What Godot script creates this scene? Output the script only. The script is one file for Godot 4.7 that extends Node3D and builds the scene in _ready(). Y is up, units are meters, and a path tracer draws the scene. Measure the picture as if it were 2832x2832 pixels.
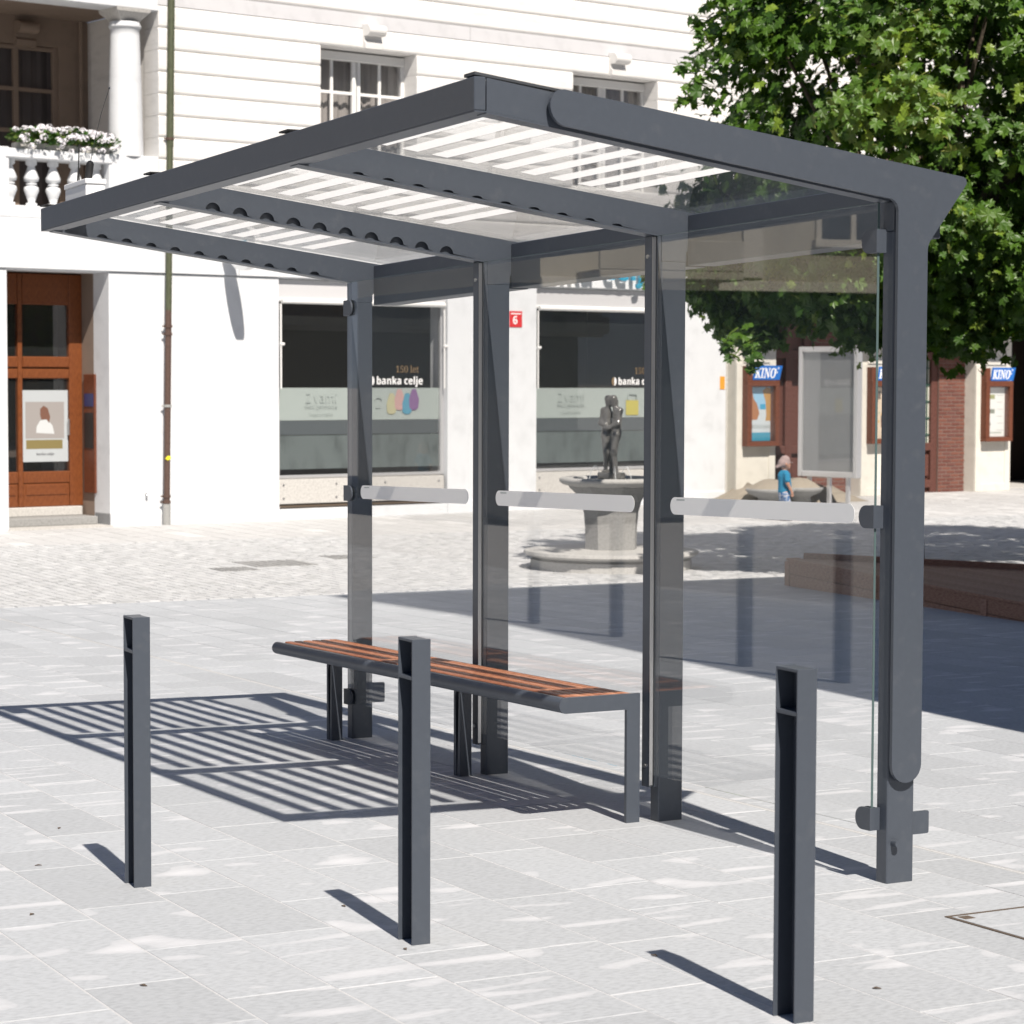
extends Node3D
# A street shelter on a paved square in front of a bank and a cinema. World axes: X along the shelter's back wall, Z towards the street.
const AL := 0.0253          # the paving rises this much per metre towards +X
const BE := 0.0025
const YB := -0.433          # level of the square in front of the facades
const S := 1.593            # spacing of the shelter posts
const W := 0.066            # post width
const FU := Vector3(-0.17409, 0, -0.98473)   # along the facades
const FO := Vector3(0.98473, 0, -0.17409)    # out of the facades
const FP := Vector3(-27.815, YB, -6.214)     # foot of the bank's door pier

var rng := RandomNumberGenerator.new()
var used := {}
var M := {}
var warp := false
var off := Vector3.ZERO

# ---------------------------------------------------------------- helpers
func gy(x: float, z: float) -> float:
	return maxf(AL * x + BE * z, YB)

func begin() -> SurfaceTool:
	var st := SurfaceTool.new()
	st.begin(Mesh.PRIMITIVE_TRIANGLES)
	st.set_smooth_group(-1)
	return st

func vt(st: SurfaceTool, p: Vector3) -> void:
	if warp:
		p.y += AL * p.x + BE * p.z
	st.add_vertex(p - off)

func tri(st, a: Vector3, b: Vector3, c: Vector3) -> void:   # counter-clockwise seen from outside
	vt(st, a); vt(st, c); vt(st, b)

func quad(st, a, b, c, d) -> void:
	tri(st, a, b, c); tri(st, a, c, d)

func tri_out(st, a: Vector3, b: Vector3, c: Vector3, from: Vector3) -> void:
	if (b - a).cross(c - a).dot((a + b + c) / 3.0 - from) < 0.0:
		tri(st, a, c, b)
	else:
		tri(st, a, b, c)

func quad_out(st, a: Vector3, b: Vector3, c: Vector3, d: Vector3, from: Vector3) -> void:
	if (c - a).cross(d - b).dot((a + b + c + d) / 4.0 - from) < 0.0:
		quad(st, a, d, c, b)
	else:
		quad(st, a, b, c, d)

func hexa(st, p: Array) -> void:   # eight corners: index bits x, y, z
	var m := Vector3.ZERO
	for q in p:
		m += q / 8.0
	for f in [[0, 2, 6, 4], [1, 3, 7, 5], [0, 1, 5, 4], [2, 3, 7, 6], [0, 1, 3, 2], [4, 5, 7, 6]]:
		quad_out(st, p[f[0]], p[f[1]], p[f[2]], p[f[3]], m)

func box(st, lo: Vector3, hi: Vector3) -> void:
	var p := []
	for i in 8:
		p.append(Vector3(hi.x if i & 1 else lo.x, hi.y if i & 2 else lo.y, hi.z if i & 4 else lo.z))
	hexa(st, p)

func cbox(st, lo: Vector3, hi: Vector3, c := 0.004) -> void:   # box with chamfered edges
	var m := (lo + hi) / 2.0
	var h := (hi - lo) / 2.0
	c = minf(c, minf(h.x, minf(h.y, h.z)) * 0.45)
	var pt := func(k: int, s: Array) -> Vector3:
		var v := Vector3.ZERO
		for a in 3:
			v[a] = m[a] + s[a] * (h[a] if a == k else h[a] - c)
		return v
	for k in 3:
		var i := (k + 1) % 3
		var j := (k + 2) % 3
		for s in [-1, 1]:
			var q := []
			for t in [[-1, -1], [1, -1], [1, 1], [-1, 1]]:
				var a := [0, 0, 0]
				a[k] = s; a[i] = t[0]; a[j] = t[1]
				q.append(pt.call(k, a))
			quad_out(st, q[0], q[1], q[2], q[3], m)
			for t in [-1, 1]:
				var a := [0, 0, 0]
				var b := [0, 0, 0]
				a[k] = s; a[i] = t; a[j] = -1
				b[k] = s; b[i] = t; b[j] = 1
				quad_out(st, pt.call(k, a), pt.call(k, b), pt.call(i, b), pt.call(i, a), m)
	for sx in [-1, 1]:
		for sy in [-1, 1]:
			for sz in [-1, 1]:
				var a := [sx, sy, sz]
				tri_out(st, pt.call(0, a), pt.call(1, a), pt.call(2, a), m)

func prism(st, poly: PackedVector2Array, to3: Callable, d0: float, d1: float) -> void:
	if Geometry2D.is_polygon_clockwise(poly):
		poly.reverse()
	var idx := Geometry2D.triangulate_polygon(poly)
	var n: Vector3 = to3.call(poly[0], d1) - to3.call(poly[0], d0)
	for i in range(0, idx.size(), 3):
		var a := poly[idx[i]]
		var b := poly[idx[i + 1]]
		var c := poly[idx[i + 2]]
		for d in [d0, d1]:
			var p: Vector3 = to3.call(a, d)
			var q: Vector3 = to3.call(b, d)
			var r: Vector3 = to3.call(c, d)
			var up: float = (q - p).cross(r - p).dot(n) * (1.0 if d == d1 else -1.0)
			if up < 0.0:
				tri(st, p, r, q)
			else:
				tri(st, p, q, r)
	var ez: Vector3 = n.normalized()
	for i in poly.size():
		var a := poly[i]
		var b := poly[(i + 1) % poly.size()]
		var p0: Vector3 = to3.call(a, d0)
		var p1: Vector3 = to3.call(b, d0)
		var q1: Vector3 = to3.call(b, d1)
		var q0: Vector3 = to3.call(a, d1)
		var e := (b - a).normalized()
		var outw: Vector3 = to3.call(a + Vector2(e.y, -e.x) * 0.01, d0) - p0
		if (p1 - p0).cross(q1 - p0).dot(outw) < 0.0:
			quad(st, p0, q0, q1, p1)
		else:
			quad(st, p0, p1, q1, q0)

func tube(st: SurfaceTool, pts: Array, rad, n := 8, caps := true) -> void:
	var rings := []
	var up := Vector3.UP
	for i in pts.size():
		var t: Vector3 = (pts[mini(i + 1, pts.size() - 1)] - pts[maxi(i - 1, 0)]).normalized()
		if i == 0:
			up = Vector3.UP if absf(t.y) < 0.9 else Vector3.RIGHT
		var s := t.cross(up).normalized()
		up = s.cross(t).normalized()
		var r: float = rad[i] if rad is Array else rad
		var ring := []
		for k in n:
			var a := TAU * k / n
			ring.append(pts[i] + s * cos(a) * r + up * sin(a) * r)
		rings.append(ring)
	st.set_smooth_group(1)
	for i in pts.size() - 1:
		var m: Vector3 = (pts[i] + pts[i + 1]) / 2.0
		for k in n:
			var l := (k + 1) % n
			quad_out(st, rings[i][k], rings[i][l], rings[i + 1][l], rings[i + 1][k], m)
	st.set_smooth_group(-1)
	if caps:
		for e in [[0, 1], [pts.size() - 1, pts.size() - 2]]:
			for k in n:
				tri_out(st, pts[e[0]], rings[e[0]][k], rings[e[0]][(k + 1) % n], pts[e[1]])

func lathe(st: SurfaceTool, prof: Array, n: int, at: Vector3, smooth := true, turn := 0.0) -> void:
	st.set_smooth_group(1 if smooth else -1)
	for i in prof.size() - 1:
		for k in n:
			var q := []
			for e in [[i, k], [i, k + 1], [i + 1, k + 1], [i + 1, k]]:
				var a: float = TAU * (e[1] % n) / n + turn
				q.append(at + Vector3(cos(a) * prof[e[0]].x, prof[e[0]].y, sin(a) * prof[e[0]].x))
			var d: Vector2 = prof[i + 1] - prof[i]
			var a2: float = TAU * (k + 0.5) / n + turn
			var outw := Vector3(cos(a2) * d.y, -d.x, sin(a2) * d.y)   # profile runs upwards on the outside
			if (q[2] - q[0]).cross(q[3] - q[1]).dot(outw) < 0.0:
				quad(st, q[0], q[3], q[2], q[1])
			else:
				quad(st, q[0], q[1], q[2], q[3])
	st.set_smooth_group(-1)

func numbered(called: String) -> String:
	used[called] = used.get(called, -1) + 1
	return called if used[called] == 0 else "%s_%03d" % [called, used[called]]

func part(called: String, st: SurfaceTool, m: Material, parent: Node3D) -> MeshInstance3D:
	st.generate_normals()
	var o := MeshInstance3D.new()
	o.mesh = st.commit()
	o.name = called
	o.material_override = m
	parent.add_child(o, true)
	return o

func shared(called: String, mesh: Mesh, m: Material, parent: Node3D, t: Transform3D) -> MeshInstance3D:
	var o := MeshInstance3D.new()
	o.mesh = mesh
	o.name = called
	o.material_override = m
	o.transform = t
	parent.add_child(o, true)
	return o

func mesh_of(st: SurfaceTool) -> ArrayMesh:
	st.generate_normals()
	return st.commit()

func thing(called: String, label: String, category: String, at := Transform3D(), group := "") -> Node3D:
	var o := Node3D.new()
	o.name = numbered(called)
	add_child(o)
	o.transform = at
	tag(o, label, category, group)
	return o

func tag(o: Node, label: String, category: String, group := "") -> void:
	o.set_meta("label", label)
	o.set_meta("category", category)
	if group != "":
		o.set_meta("group", group)

func structure(called: String) -> Node3D:
	var o := Node3D.new()
	o.name = called
	add_child(o)
	o.set_meta("kind", "structure")
	return o

func at(p: Vector3) -> Transform3D:
	return Transform3D(Basis(), p)

func fac(u := 0.0, v := 0.0, w := 0.0) -> Transform3D:   # a frame on the facades: u along, v up, w out
	return Transform3D(Basis(FU, Vector3.UP, FO), FP + FU * u + Vector3.UP * v + FO * w)

func stadium(x0: float, x1: float, y0: float, y1: float, r: float, n := 8, left := true, right := true) -> PackedVector2Array:
	var p := PackedVector2Array()
	for c in [[x1 - r, y1 - r, 0.0, right], [x0 + r, y1 - r, PI / 2, left], [x0 + r, y0 + r, PI, left], [x1 - r, y0 + r, -PI / 2, right]]:
		if c[3]:
			for i in n + 1:
				var a: float = c[2] + PI / 2 * i / n
				p.append(Vector2(c[0] + r * cos(a), c[1] + r * sin(a)))
		else:
			p.append(Vector2(x1 if c[0] > (x0 + x1) / 2 else x0, y1 if c[1] > (y0 + y1) / 2 else y0))
	return p

# ---------------------------------------------------------------- materials
func noise(sd: int, freq: float, octaves := 4, kind := FastNoiseLite.TYPE_SIMPLEX_SMOOTH) -> FastNoiseLite:
	var f := FastNoiseLite.new()
	f.seed = sd
	f.frequency = freq
	f.noise_type = kind
	f.fractal_octaves = octaves
	return f

func ntex(sd: int, freq: float, stops: Array, size := 512, octaves := 4, kind := FastNoiseLite.TYPE_SIMPLEX_SMOOTH) -> NoiseTexture2D:
	var t := NoiseTexture2D.new()
	t.width = size
	t.height = size
	t.seamless = true
	t.noise = noise(sd, freq, octaves, kind)
	var g := Gradient.new()
	g.offsets = PackedFloat32Array(stops.map(func(s): return s[0]))
	g.colors = PackedColorArray(stops.map(func(s): return s[1]))
	t.color_ramp = g
	return t

func grey(v: float, a := 1.0) -> Color:
	return Color(v, v, v, a)

func mat(c: Color, rough := 0.8, metal := 0.0, tex: Texture2D = null, scale := Vector3.ONE, bump: Texture2D = null, bump_cm := 0.1) -> StandardMaterial3D:
	var m := StandardMaterial3D.new()
	m.albedo_color = c.linear_to_srgb()
	m.roughness = rough
	m.metallic = metal
	if tex or bump:
		m.uv1_triplanar = true
		m.uv1_world_triplanar = true
		m.uv1_scale = scale
	m.albedo_texture = tex
	if bump:
		m.heightmap_enabled = true
		m.heightmap_texture = bump
		m.heightmap_scale = bump_cm
	return m

func glass(c: Color, a: float) -> StandardMaterial3D:
	var m := StandardMaterial3D.new()
	var s := c.linear_to_srgb()
	m.albedo_color = Color(s.r, s.g, s.b, a)
	m.transparency = BaseMaterial3D.TRANSPARENCY_ALPHA
	m.roughness = 0.0
	return m

func make_materials() -> void:
	var fine := ntex(3, 0.05, [[0.0, grey(0.8)], [0.5, grey(0.95)], [1.0, grey(1.0)]], 512, 5)
	var soft := ntex(4, 0.012, [[0.0, grey(0.93)], [0.45, grey(0.985)], [1.0, grey(1.0)]], 512, 5)
	var blot := ntex(5, 0.02, [[0.0, grey(0.72)], [0.4, grey(0.93)], [0.6, grey(1.0)], [1.0, grey(1.0)]], 512, 5)
	var relief := ntex(6, 0.06, [[0.0, grey(0)], [1.0, grey(1)]], 512, 5)
	var wood := ntex(7, 0.02, [[0.0, Color(0.62, 0.55, 0.5)], [0.45, Color(0.9, 0.86, 0.84)], [1.0, grey(1.0)]], 512, 5)
	var scuff := ntex(8, 0.03, [[0.0, grey(0.965)], [0.75, grey(0.99)], [0.9, Color(1.0, 1.0, 1.0)]], 512, 6)
	M.metal = mat(Color(0.060, 0.071, 0.090), 0.38, 0.0, scuff, Vector3.ONE * 1.7)
	M.metal.detail_enabled = true   # pale scuffs and dust in the paint
	M.metal.detail_albedo = ntex(60, 0.02, [[0.0, grey(0.62, 0.0)], [0.66, grey(0.62, 0.0)], [0.8, grey(0.5, 0.04)], [0.93, grey(0.55, 0.10)], [1.0, grey(0.6, 0.2)]], 512, 6)
	M.metal.detail_uv_layer = BaseMaterial3D.DETAIL_UV_2
	M.metal.uv2_triplanar = true
	M.metal.uv2_world_triplanar = true
	M.metal.uv2_scale = Vector3(0.9, 0.9, 0.9)
	M.metal_dark = mat(Color(0.045, 0.05, 0.058), 0.5)
	M.black = mat(Color(0.012, 0.012, 0.013), 0.5)
	M.steel = mat(Color(0.6, 0.6, 0.6), 0.3, 1.0)
	M.glass = glass(Color(0.2, 0.28, 0.27), 0.02)
	M.glass_edge = mat(Color(0.085, 0.125, 0.125), 0.2)
	M.roof_glass = glass(Color(0.06, 0.08, 0.08), 0.05)
	M.shop_glass = glass(Color(0.2, 0.22, 0.22), 0.03)
	M.film = mat(Color(0.82, 0.82, 0.81), 0.7)
	M.stripe = mat(Color(0.9, 0.91, 0.9), 0.8)
	M.stripe.backlight_enabled = true
	M.stripe.backlight = Color(1, 1, 1)
	M.slat = []
	for i in 3:
		M.slat.append(mat([Color(0.53, 0.235, 0.125), Color(0.45, 0.185, 0.10), Color(0.60, 0.29, 0.165)][i], 0.5, 0.0, wood, Vector3(0.9, 9, 9)))
	M.slab = []
	var vein := []
	for k in 3:
		vein.append(ntex(30 + k, 0.0075, [[0.0, Color(0.75, 0.755, 0.77, 0)], [0.725, Color(0.75, 0.755, 0.77, 0)], [0.74, Color(0.77, 0.775, 0.79, 0.4)], [0.82, Color(0.78, 0.785, 0.8, 0.6)], [1.0, Color(0.8, 0.805, 0.82, 0.85)]], 512, 2))
	var grain := ntex(9, 0.045, [[0.0, grey(0.86)], [0.5, grey(0.96)], [1.0, grey(1.0)]], 1024, 6)
	for i in 9:
		var m := mat(Color(0.455, 0.477, 0.502) * [0.97, 1.02, 0.94, 1.0, 0.99, 1.05, 0.96, 1.01, 0.92][i], 0.75, 0.0, grain, Vector3(1.1, 1.1, 0.5), relief, 0.12)
		m.uv1_offset = Vector3(0.37 * i, 0.1 * i, 0.53 * i)
		if i % 3 != 2 or i == 5:
			m.detail_enabled = true
			m.detail_albedo = vein[i % 3]
			m.detail_uv_layer = BaseMaterial3D.DETAIL_UV_2
			m.uv2_triplanar = true
			m.uv2_world_triplanar = true
			m.uv2_scale = [Vector3(1.35, 1, 0.33), Vector3(0.8, 1, 0.5), Vector3(1.1, 1, 0.25)][i % 3]
			m.uv2_offset = Vector3(0.31 * i, 0, 0.77 * i)
		M.slab.append(m)
	M.grout = mat(Color(0.56, 0.565, 0.57), 0.9, 0.0, grain, Vector3.ONE * 2.0)
	M.cobble = mat(Color(1, 1, 1), 0.8, 0.0, soft, Vector3.ONE * 0.9)
	M.cobble.vertex_color_use_as_albedo = true
	M.ground = mat(Color(0.36, 0.355, 0.35), 0.9, 0.0, soft, Vector3.ONE * 0.2)
	M.drain = mat(Color(0.13, 0.12, 0.11), 0.6)
	M.white_wall = mat(Color(0.68, 0.70, 0.725), 0.9, 0.0, soft, Vector3.ONE * 0.35, relief, 0.15)
	M.siding = mat(Color(0.755, 0.745, 0.73), 0.9, 0.0, soft, Vector3(0.3, 0.9, 0.3), relief, 0.2)
	M.grey_band = mat(Color(0.60, 0.60, 0.62), 0.9, 0.0, soft, Vector3.ONE * 0.4)
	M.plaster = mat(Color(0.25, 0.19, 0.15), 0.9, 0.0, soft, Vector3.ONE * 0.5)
	M.stone = mat(Color(0.56, 0.545, 0.52), 0.85, 0.0, fine, Vector3.ONE * 0.9, relief, 0.2)
	M.cream = mat(Color(0.66, 0.64, 0.58), 0.9, 0.0, soft, Vector3.ONE * 0.5, relief, 0.2)
	M.door_wood = mat(Color(0.21, 0.066, 0.018), 0.45, 0.0, wood, Vector3(6, 0.8, 6))
	M.case_wood = mat(Color(0.17, 0.055, 0.025), 0.5, 0.0, wood, Vector3(5, 0.9, 5))
	M.brown_wood = mat(Color(0.13, 0.052, 0.04), 0.6, 0.0, wood, Vector3(5, 0.9, 5))
	M.brick = []
	for i in 4:
		M.brick.append(mat([Color(0.17, 0.06, 0.042), Color(0.145, 0.05, 0.037), Color(0.19, 0.072, 0.05), Color(0.15, 0.058, 0.046)][i], 0.9, 0.0, fine, Vector3.ONE * 3.0, relief, 0.2))
	M.mortar = mat(Color(0.2, 0.13, 0.11), 0.95, 0.0, fine, Vector3.ONE * 3.0)
	M.alu = mat(Color(0.62, 0.62, 0.63), 0.35, 0.6)
	M.white_paint = mat(Color(0.78, 0.78, 0.77), 0.5)
	M.panel_grey = mat(Color(0.52, 0.52, 0.535), 0.7)
	M.frost = mat(Color(0.37, 0.42, 0.405), 0.6)
	M.frost_low = mat(Color(0.125, 0.15, 0.15), 0.5, 0.0, blot, Vector3(0.25, 0.1, 0.25))
	M.slate = mat(Color(0.085, 0.10, 0.11), 0.5)
	M.interior = mat(Color(0.07, 0.053, 0.045), 0.9)
	M.interior_floor = mat(Color(0.10, 0.08, 0.07), 0.5)
	M.curtain = mat(Color(0.30, 0.28, 0.27), 0.95)
	M.curtain_dark = mat(Color(0.10, 0.088, 0.088), 0.95)
	M.pipe_green = mat(Color(0.075, 0.085, 0.045), 0.6, 0.0, blot, Vector3(3, 0.6, 3))
	M.pipe_rust = mat(Color(0.095, 0.055, 0.042), 0.6, 0.0, blot, Vector3(5, 2, 5))
	M.pipe_zinc = mat(Color(0.34, 0.34, 0.33), 0.6, 0.0, blot, Vector3(6, 6, 6))
	M.yellow = mat(Color(0.75, 0.66, 0.03), 0.6)
	M.red = mat(Color(0.6, 0.03, 0.035), 0.5)
	M.orange = mat(Color(0.75, 0.33, 0.03), 0.5)
	M.letter_white = mat(Color(0.85, 0.85, 0.85), 0.5)
	M.letter_gold = mat(Color(0.22, 0.15, 0.08), 0.5)
	M.letter_grey = mat(Color(0.29, 0.33, 0.32), 0.7)
	M.letter_dark = mat(Color(0.10, 0.10, 0.11), 0.5)
	M.letter_blue = mat(Color(0.012, 0.26, 0.42), 0.4)
	M.kino_blue = mat(Color(0.012, 0.13, 0.47), 0.4)
	M.bronze = mat(Color(0.17, 0.168, 0.165), 0.2, 0.2, blot, Vector3.ONE * 4.0)
	M.granite = mat(Color(0.31, 0.31, 0.305), 0.8, 0.0, fine, Vector3.ONE * 0.9, relief, 0.25)
	M.granite_light = mat(Color(0.47, 0.465, 0.45), 0.85, 0.0, fine, Vector3.ONE * 1.1, relief, 0.3)
	M.water = glass(Color(0.05, 0.09, 0.09), 0.25)
	M.jet = glass(Color(0.85, 0.88, 0.9), 0.35)
	M.deck = []
	for i in 3:
		M.deck.append(mat([Color(0.40, 0.235, 0.165), Color(0.37, 0.21, 0.145), Color(0.43, 0.255, 0.185)][i], 0.75, 0.0, wood, Vector3(1.2, 9, 9)))
	M.bark = mat(Color(0.12, 0.095, 0.07), 0.95, 0.0, blot, Vector3(1.2, 0.6, 1.2), relief, 1.0)
	M.leaf = mat(Color(1, 1, 1), 0.45)
	M.leaf.vertex_color_use_as_albedo = true
	M.leaf.backlight_enabled = true
	M.leaf.backlight = Color(0.75, 0.75, 0.45)
	M.leaf_tint = []
	for c in [Color(0.042, 0.11, 0.012), Color(0.065, 0.15, 0.014), Color(0.036, 0.09, 0.012), Color(0.16, 0.25, 0.024), Color(0.07, 0.145, 0.018)]:
		var m := mat(c, 0.45)
		m.backlight_enabled = true
		m.backlight = Color(0.75, 0.75, 0.45)
		M.leaf_tint.append(m)
	M.petal = mat(Color(0.82, 0.80, 0.84), 0.8)
	M.skin = mat(Color(0.5, 0.27, 0.19), 0.6)
	M.shirt = mat(Color(0.015, 0.20, 0.36), 0.9)
	M.shorts = mat(Color(1, 1, 1), 0.9, 0.0, ntex(51, 0.02, [[0.0, Color(0.16, 0.38, 0.6)], [0.5, Color(0.14, 0.36, 0.58)], [0.55, Color(0.72, 0.74, 0.78)], [1.0, Color(0.8, 0.8, 0.82)]], 256, 2), Vector3.ONE * 4.0)
	M.cap = mat(Color(0.33, 0.25, 0.24), 0.9)
	M.hair = mat(Color(0.25, 0.15, 0.08), 0.8)
	M.shoe = mat(Color(0.1, 0.1, 0.12), 0.7)
	M.gravel = mat(Color(0.42, 0.37, 0.30), 0.95, 0.0, fine, Vector3.ONE * 4.0, relief, 1.5)
	M.beige = mat(Color(0.50, 0.46, 0.37), 0.9, 0.0, soft, Vector3.ONE * 0.3)
	M.beige_trim = mat(Color(0.62, 0.58, 0.49), 0.9)
	M.roof_tile = mat(Color(0.22, 0.08, 0.05), 0.9, 0.0, fine, Vector3.ONE * 0.8)
	M.dark_glass = mat(Color(0.03, 0.035, 0.04), 0.08)
	M.plastic_white = mat(Color(0.78, 0.79, 0.80), 0.45)
	M.dirt = mat(Color(0.10, 0.075, 0.055), 0.95)

# ---------------------------------------------------------------- the scene
var cam: Camera3D

func seen(p: Vector3, margin := 1.0) -> bool:
	var q := cam.transform.affine_inverse() * p
	if q.z > -0.5:
		return false
	var k := -q.z * tan(deg_to_rad(24.75) / 2.0) * margin
	return absf(q.x) < k and absf(q.y) < k

func _ready() -> void:
	rng.seed = 20
	cam = Camera3D.new()
	cam.name = "camera"
	add_child(cam)
	cam.transform = Transform3D(Basis.from_euler(Vector3(deg_to_rad(-3.2199), deg_to_rad(62.003), deg_to_rad(0.1716))), Vector3(6.8182, 1.8356, 5.1814))
	var lens := CameraAttributesPhysical.new()
	lens.frustum_focal_length = 54.69
	lens.frustum_focus_distance = 10.0
	lens.exposure_aperture = 5.0
	cam.attributes = lens
	cam.fov = 24.749
	cam.near = 0.1
	cam.far = 1500.0
	var env := Environment.new()
	env.background_mode = Environment.BG_SKY
	env.tonemap_mode = Environment.TONE_MAPPER_LINEAR
	env.tonemap_exposure = 1.5
	env.sdfgi_enabled = true
	env.ssao_enabled = true
	env.ssil_enabled = true
	var sky := Sky.new()
	var sm := ProceduralSkyMaterial.new()
	sm.sky_top_color = Color(0.041, 0.072, 0.15).linear_to_srgb()
	sm.sky_horizon_color = Color(0.185, 0.215, 0.265).linear_to_srgb()
	sm.sky_curve = 0.15
	sm.ground_bottom_color = Color(0.2, 0.2, 0.2).linear_to_srgb()
	sm.ground_horizon_color = Color(0.27, 0.3, 0.33).linear_to_srgb()
	sky.sky_material = sm
	env.sky = sky
	var we := WorldEnvironment.new()
	we.name = "world_environment"
	we.environment = env
	add_child(we)
	var sun := DirectionalLight3D.new()
	sun.name = "sun"
	add_child(sun)
	sun.look_at_from_position(Vector3.ZERO, Vector3(-0.885, -1.0225, -0.115))
	sun.light_energy = 1.5
	sun.light_color = Color(1.0, 0.965, 0.92)
	sun.light_angular_distance = 0.53
	sun.shadow_enabled = true
	sun.sky_mode = DirectionalLight3D.SKY_MODE_LIGHT_ONLY

	make_materials()
	build_ground()
	build_bank()
	build_cinema()
	build_house_across()
	build_house_behind_deck()
	build_deck()
	build_trees()
	build_fountain()
	build_shelter()
	build_bench()
	build_bollards()
	build_roof_device()
	build_small_things()
	build_child()

# ---------------------------------------------------------------- ground
var pave := Transform3D()

func build_ground() -> void:
	var g := structure("ground")
	var st := begin()
	var xs := [-600.0, -17.0, 20.0, 600.0]
	for i in 3:
		for zz in [[-600.0, -40.0], [-40.0, 40.0], [40.0, 600.0]]:
			var q := []
			for e in [[xs[i], zz[1]], [xs[i + 1], zz[1]], [xs[i + 1], zz[0]], [xs[i], zz[0]]]:
				q.append(Vector3(e[0], maxf(AL * minf(e[0], 20.0), YB) - 0.1, e[1]))
			quad(st, q[0], q[1], q[2], q[3])
	part("ground_sheet", st, M.ground, g)
	var ps := deg_to_rad(-0.479)
	var bx := Vector3(cos(ps), AL * cos(ps) - BE * sin(ps), -sin(ps)).normalized()
	var bz := Vector3(sin(ps), AL * sin(ps) + BE * cos(ps), cos(ps)).normalized()
	pave = Transform3D(Basis(bx, bz.cross(bx), bz).orthonormalized(), Vector3.ZERO)
	var p := structure("pavement")
	p.transform = pave
	st = begin()
	box(st, Vector3(-15.6, -0.06, -16), Vector3(8, -0.0016, 8))
	part("joint_bed", st, M.grout, p)
	# slabs in courses along X, joints staggered
	var edges := []
	for k in 26:
		edges.append([0.385 - 0.336 + 0.336 * k, 0.385 + 0.336 * k])
	edges.append([-0.287, 0.049])
	edges.append([-0.560, -0.287])
	for k in 46:
		edges.append([-0.590 - 0.336 * (k + 1), -0.590 - 0.336 * k])
	var cuts := {}
	var slabs := []
	var r2 := RandomNumberGenerator.new()
	r2.seed = 77
	for e in edges:
		if e[1] > 7.9 or e[0] < -15.9:
			continue
		var x := -15.6
		x -= r2.randf() * 0.1
		while x < 7.6:
			var l := 0.42 + 0.08 * (r2.randi() % 8)
			slabs.append({"x0": maxf(x, -15.6), "x1": minf(x + l, 7.9), "z0": e[0], "z1": e[1], "k": r2.randi() % 9, "dy": r2.randf_range(-0.0006, 0.0008)})
			x += l
	for s in slabs:
		var c := pave * Vector3((s.x0 + s.x1) / 2, 0, (s.z0 + s.z1) / 2)
		s.d = c.distance_to(cam.position) if seen(c, 1.06) else 1e6 + c.distance_to(cam.position)
	slabs.sort_custom(func(a, b): return a.d < b.d)
	var made := {}
	var rest := []
	for i in 9:
		rest.append(begin())
	var n := 0
	for s in slabs:
		var lo := Vector3(s.x0 + 0.0036, -0.03, s.z0 + 0.0036)
		var hi := Vector3(s.x1 - 0.0036, 0.0, s.z1 - 0.0036)
		if hi.x - lo.x < 0.05:
			continue
		if n < 300:
			n += 1
			var key := "%.3f %.3f" % [hi.x - lo.x, hi.z - lo.z]
			if not made.has(key):
				var t := begin()
				cbox(t, Vector3(0, -0.03, 0), Vector3(hi.x - lo.x, 0, hi.z - lo.z), 0.0016)
				made[key] = mesh_of(t)
			shared("slab", made[key], M.slab[s.k], p, at(Vector3(lo.x, s.dy, lo.z)))
		else:
			box(rest[s.k], lo + Vector3(0, s.dy, 0), hi + Vector3(0, s.dy, 0))
	for i in 9:
		var o := part("far_slabs", rest[i], M.slab[i], p)
		o.set_meta("kind", "stuff")
	st = begin()
	box(st, Vector3(-15.6, -0.05, -0.5895), Vector3(7.9, -0.010, -0.5605))
	part("drain_slot", st, M.drain, p)
	st = begin()
	box(st, Vector3(-15.6, -0.02, -0.5885), Vector3(7.9, -0.0015, -0.5835))
	box(st, Vector3(-15.6, -0.02, -0.5670), Vector3(7.9, -0.0015, -0.5620))
	part("drain_edge", st, M.pipe_zinc, p)
	# small setts in the middle of the square, larger stones along the facades
	var c := structure("cobbled_square")
	var r3 := RandomNumberGenerator.new()
	r3.seed = 5
	st = begin()
	var z := 8.0
	var row := 0
	while z > -34.0:
		var x := -15.62 - (0.06 if row % 2 else 0.0)
		var dz := 0.125
		while x > -24.3:
			var l := r3.randf_range(0.11, 0.19)
			var t := r3.randf()
			var v := 0.46 + 0.05 * r3.randf()
			if t > 0.9:
				v = 0.56
			elif t < 0.1:
				v = 0.40
			sett(st, x - l + 0.005, x - 0.005, z - dz + 0.005, z - 0.005, r3.randf_range(-0.002, 0.002), Color(v * 0.985, v, v * 1.015))
			x -= l
		z -= dz
		row += 1
	part("setts", st, M.cobble, c).set_meta("kind", "stuff")
	st = begin()
	z = 8.0
	while z > -34.0:
		var x := -24.35
		while x > -34.0:
			var l := r3.randf_range(0.5, 1.1)
			var v := 0.46 + 0.03 * r3.randf()
			if r3.randf() > 0.93:
				v = 0.56
			sett(st, x - l + 0.005, x - 0.005, z - 0.34, z - 0.005, r3.randf_range(-0.002, 0.002), Color(v, v, v))
			x -= l
		z -= 0.345
	part("kerb_stones", st, M.cobble, c).set_meta("kind", "stuff")
	st = begin()
	for i in 42:
		for j in 40:
			var q := []
			for e in [[i, j], [i, j + 1], [i + 1, j + 1], [i + 1, j]]:
				var sx: float = -15.6 - 0.5 * e[1]
				var sz: float = 8.0 - e[0]
				q.append(Vector3(sx, gy(sx, sz) - 0.007, sz))
			quad_out(st, q[0], q[1], q[2], q[3], Vector3(-20, -50, -10))
	part("joint_sand", st, M.grout, c)

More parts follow.
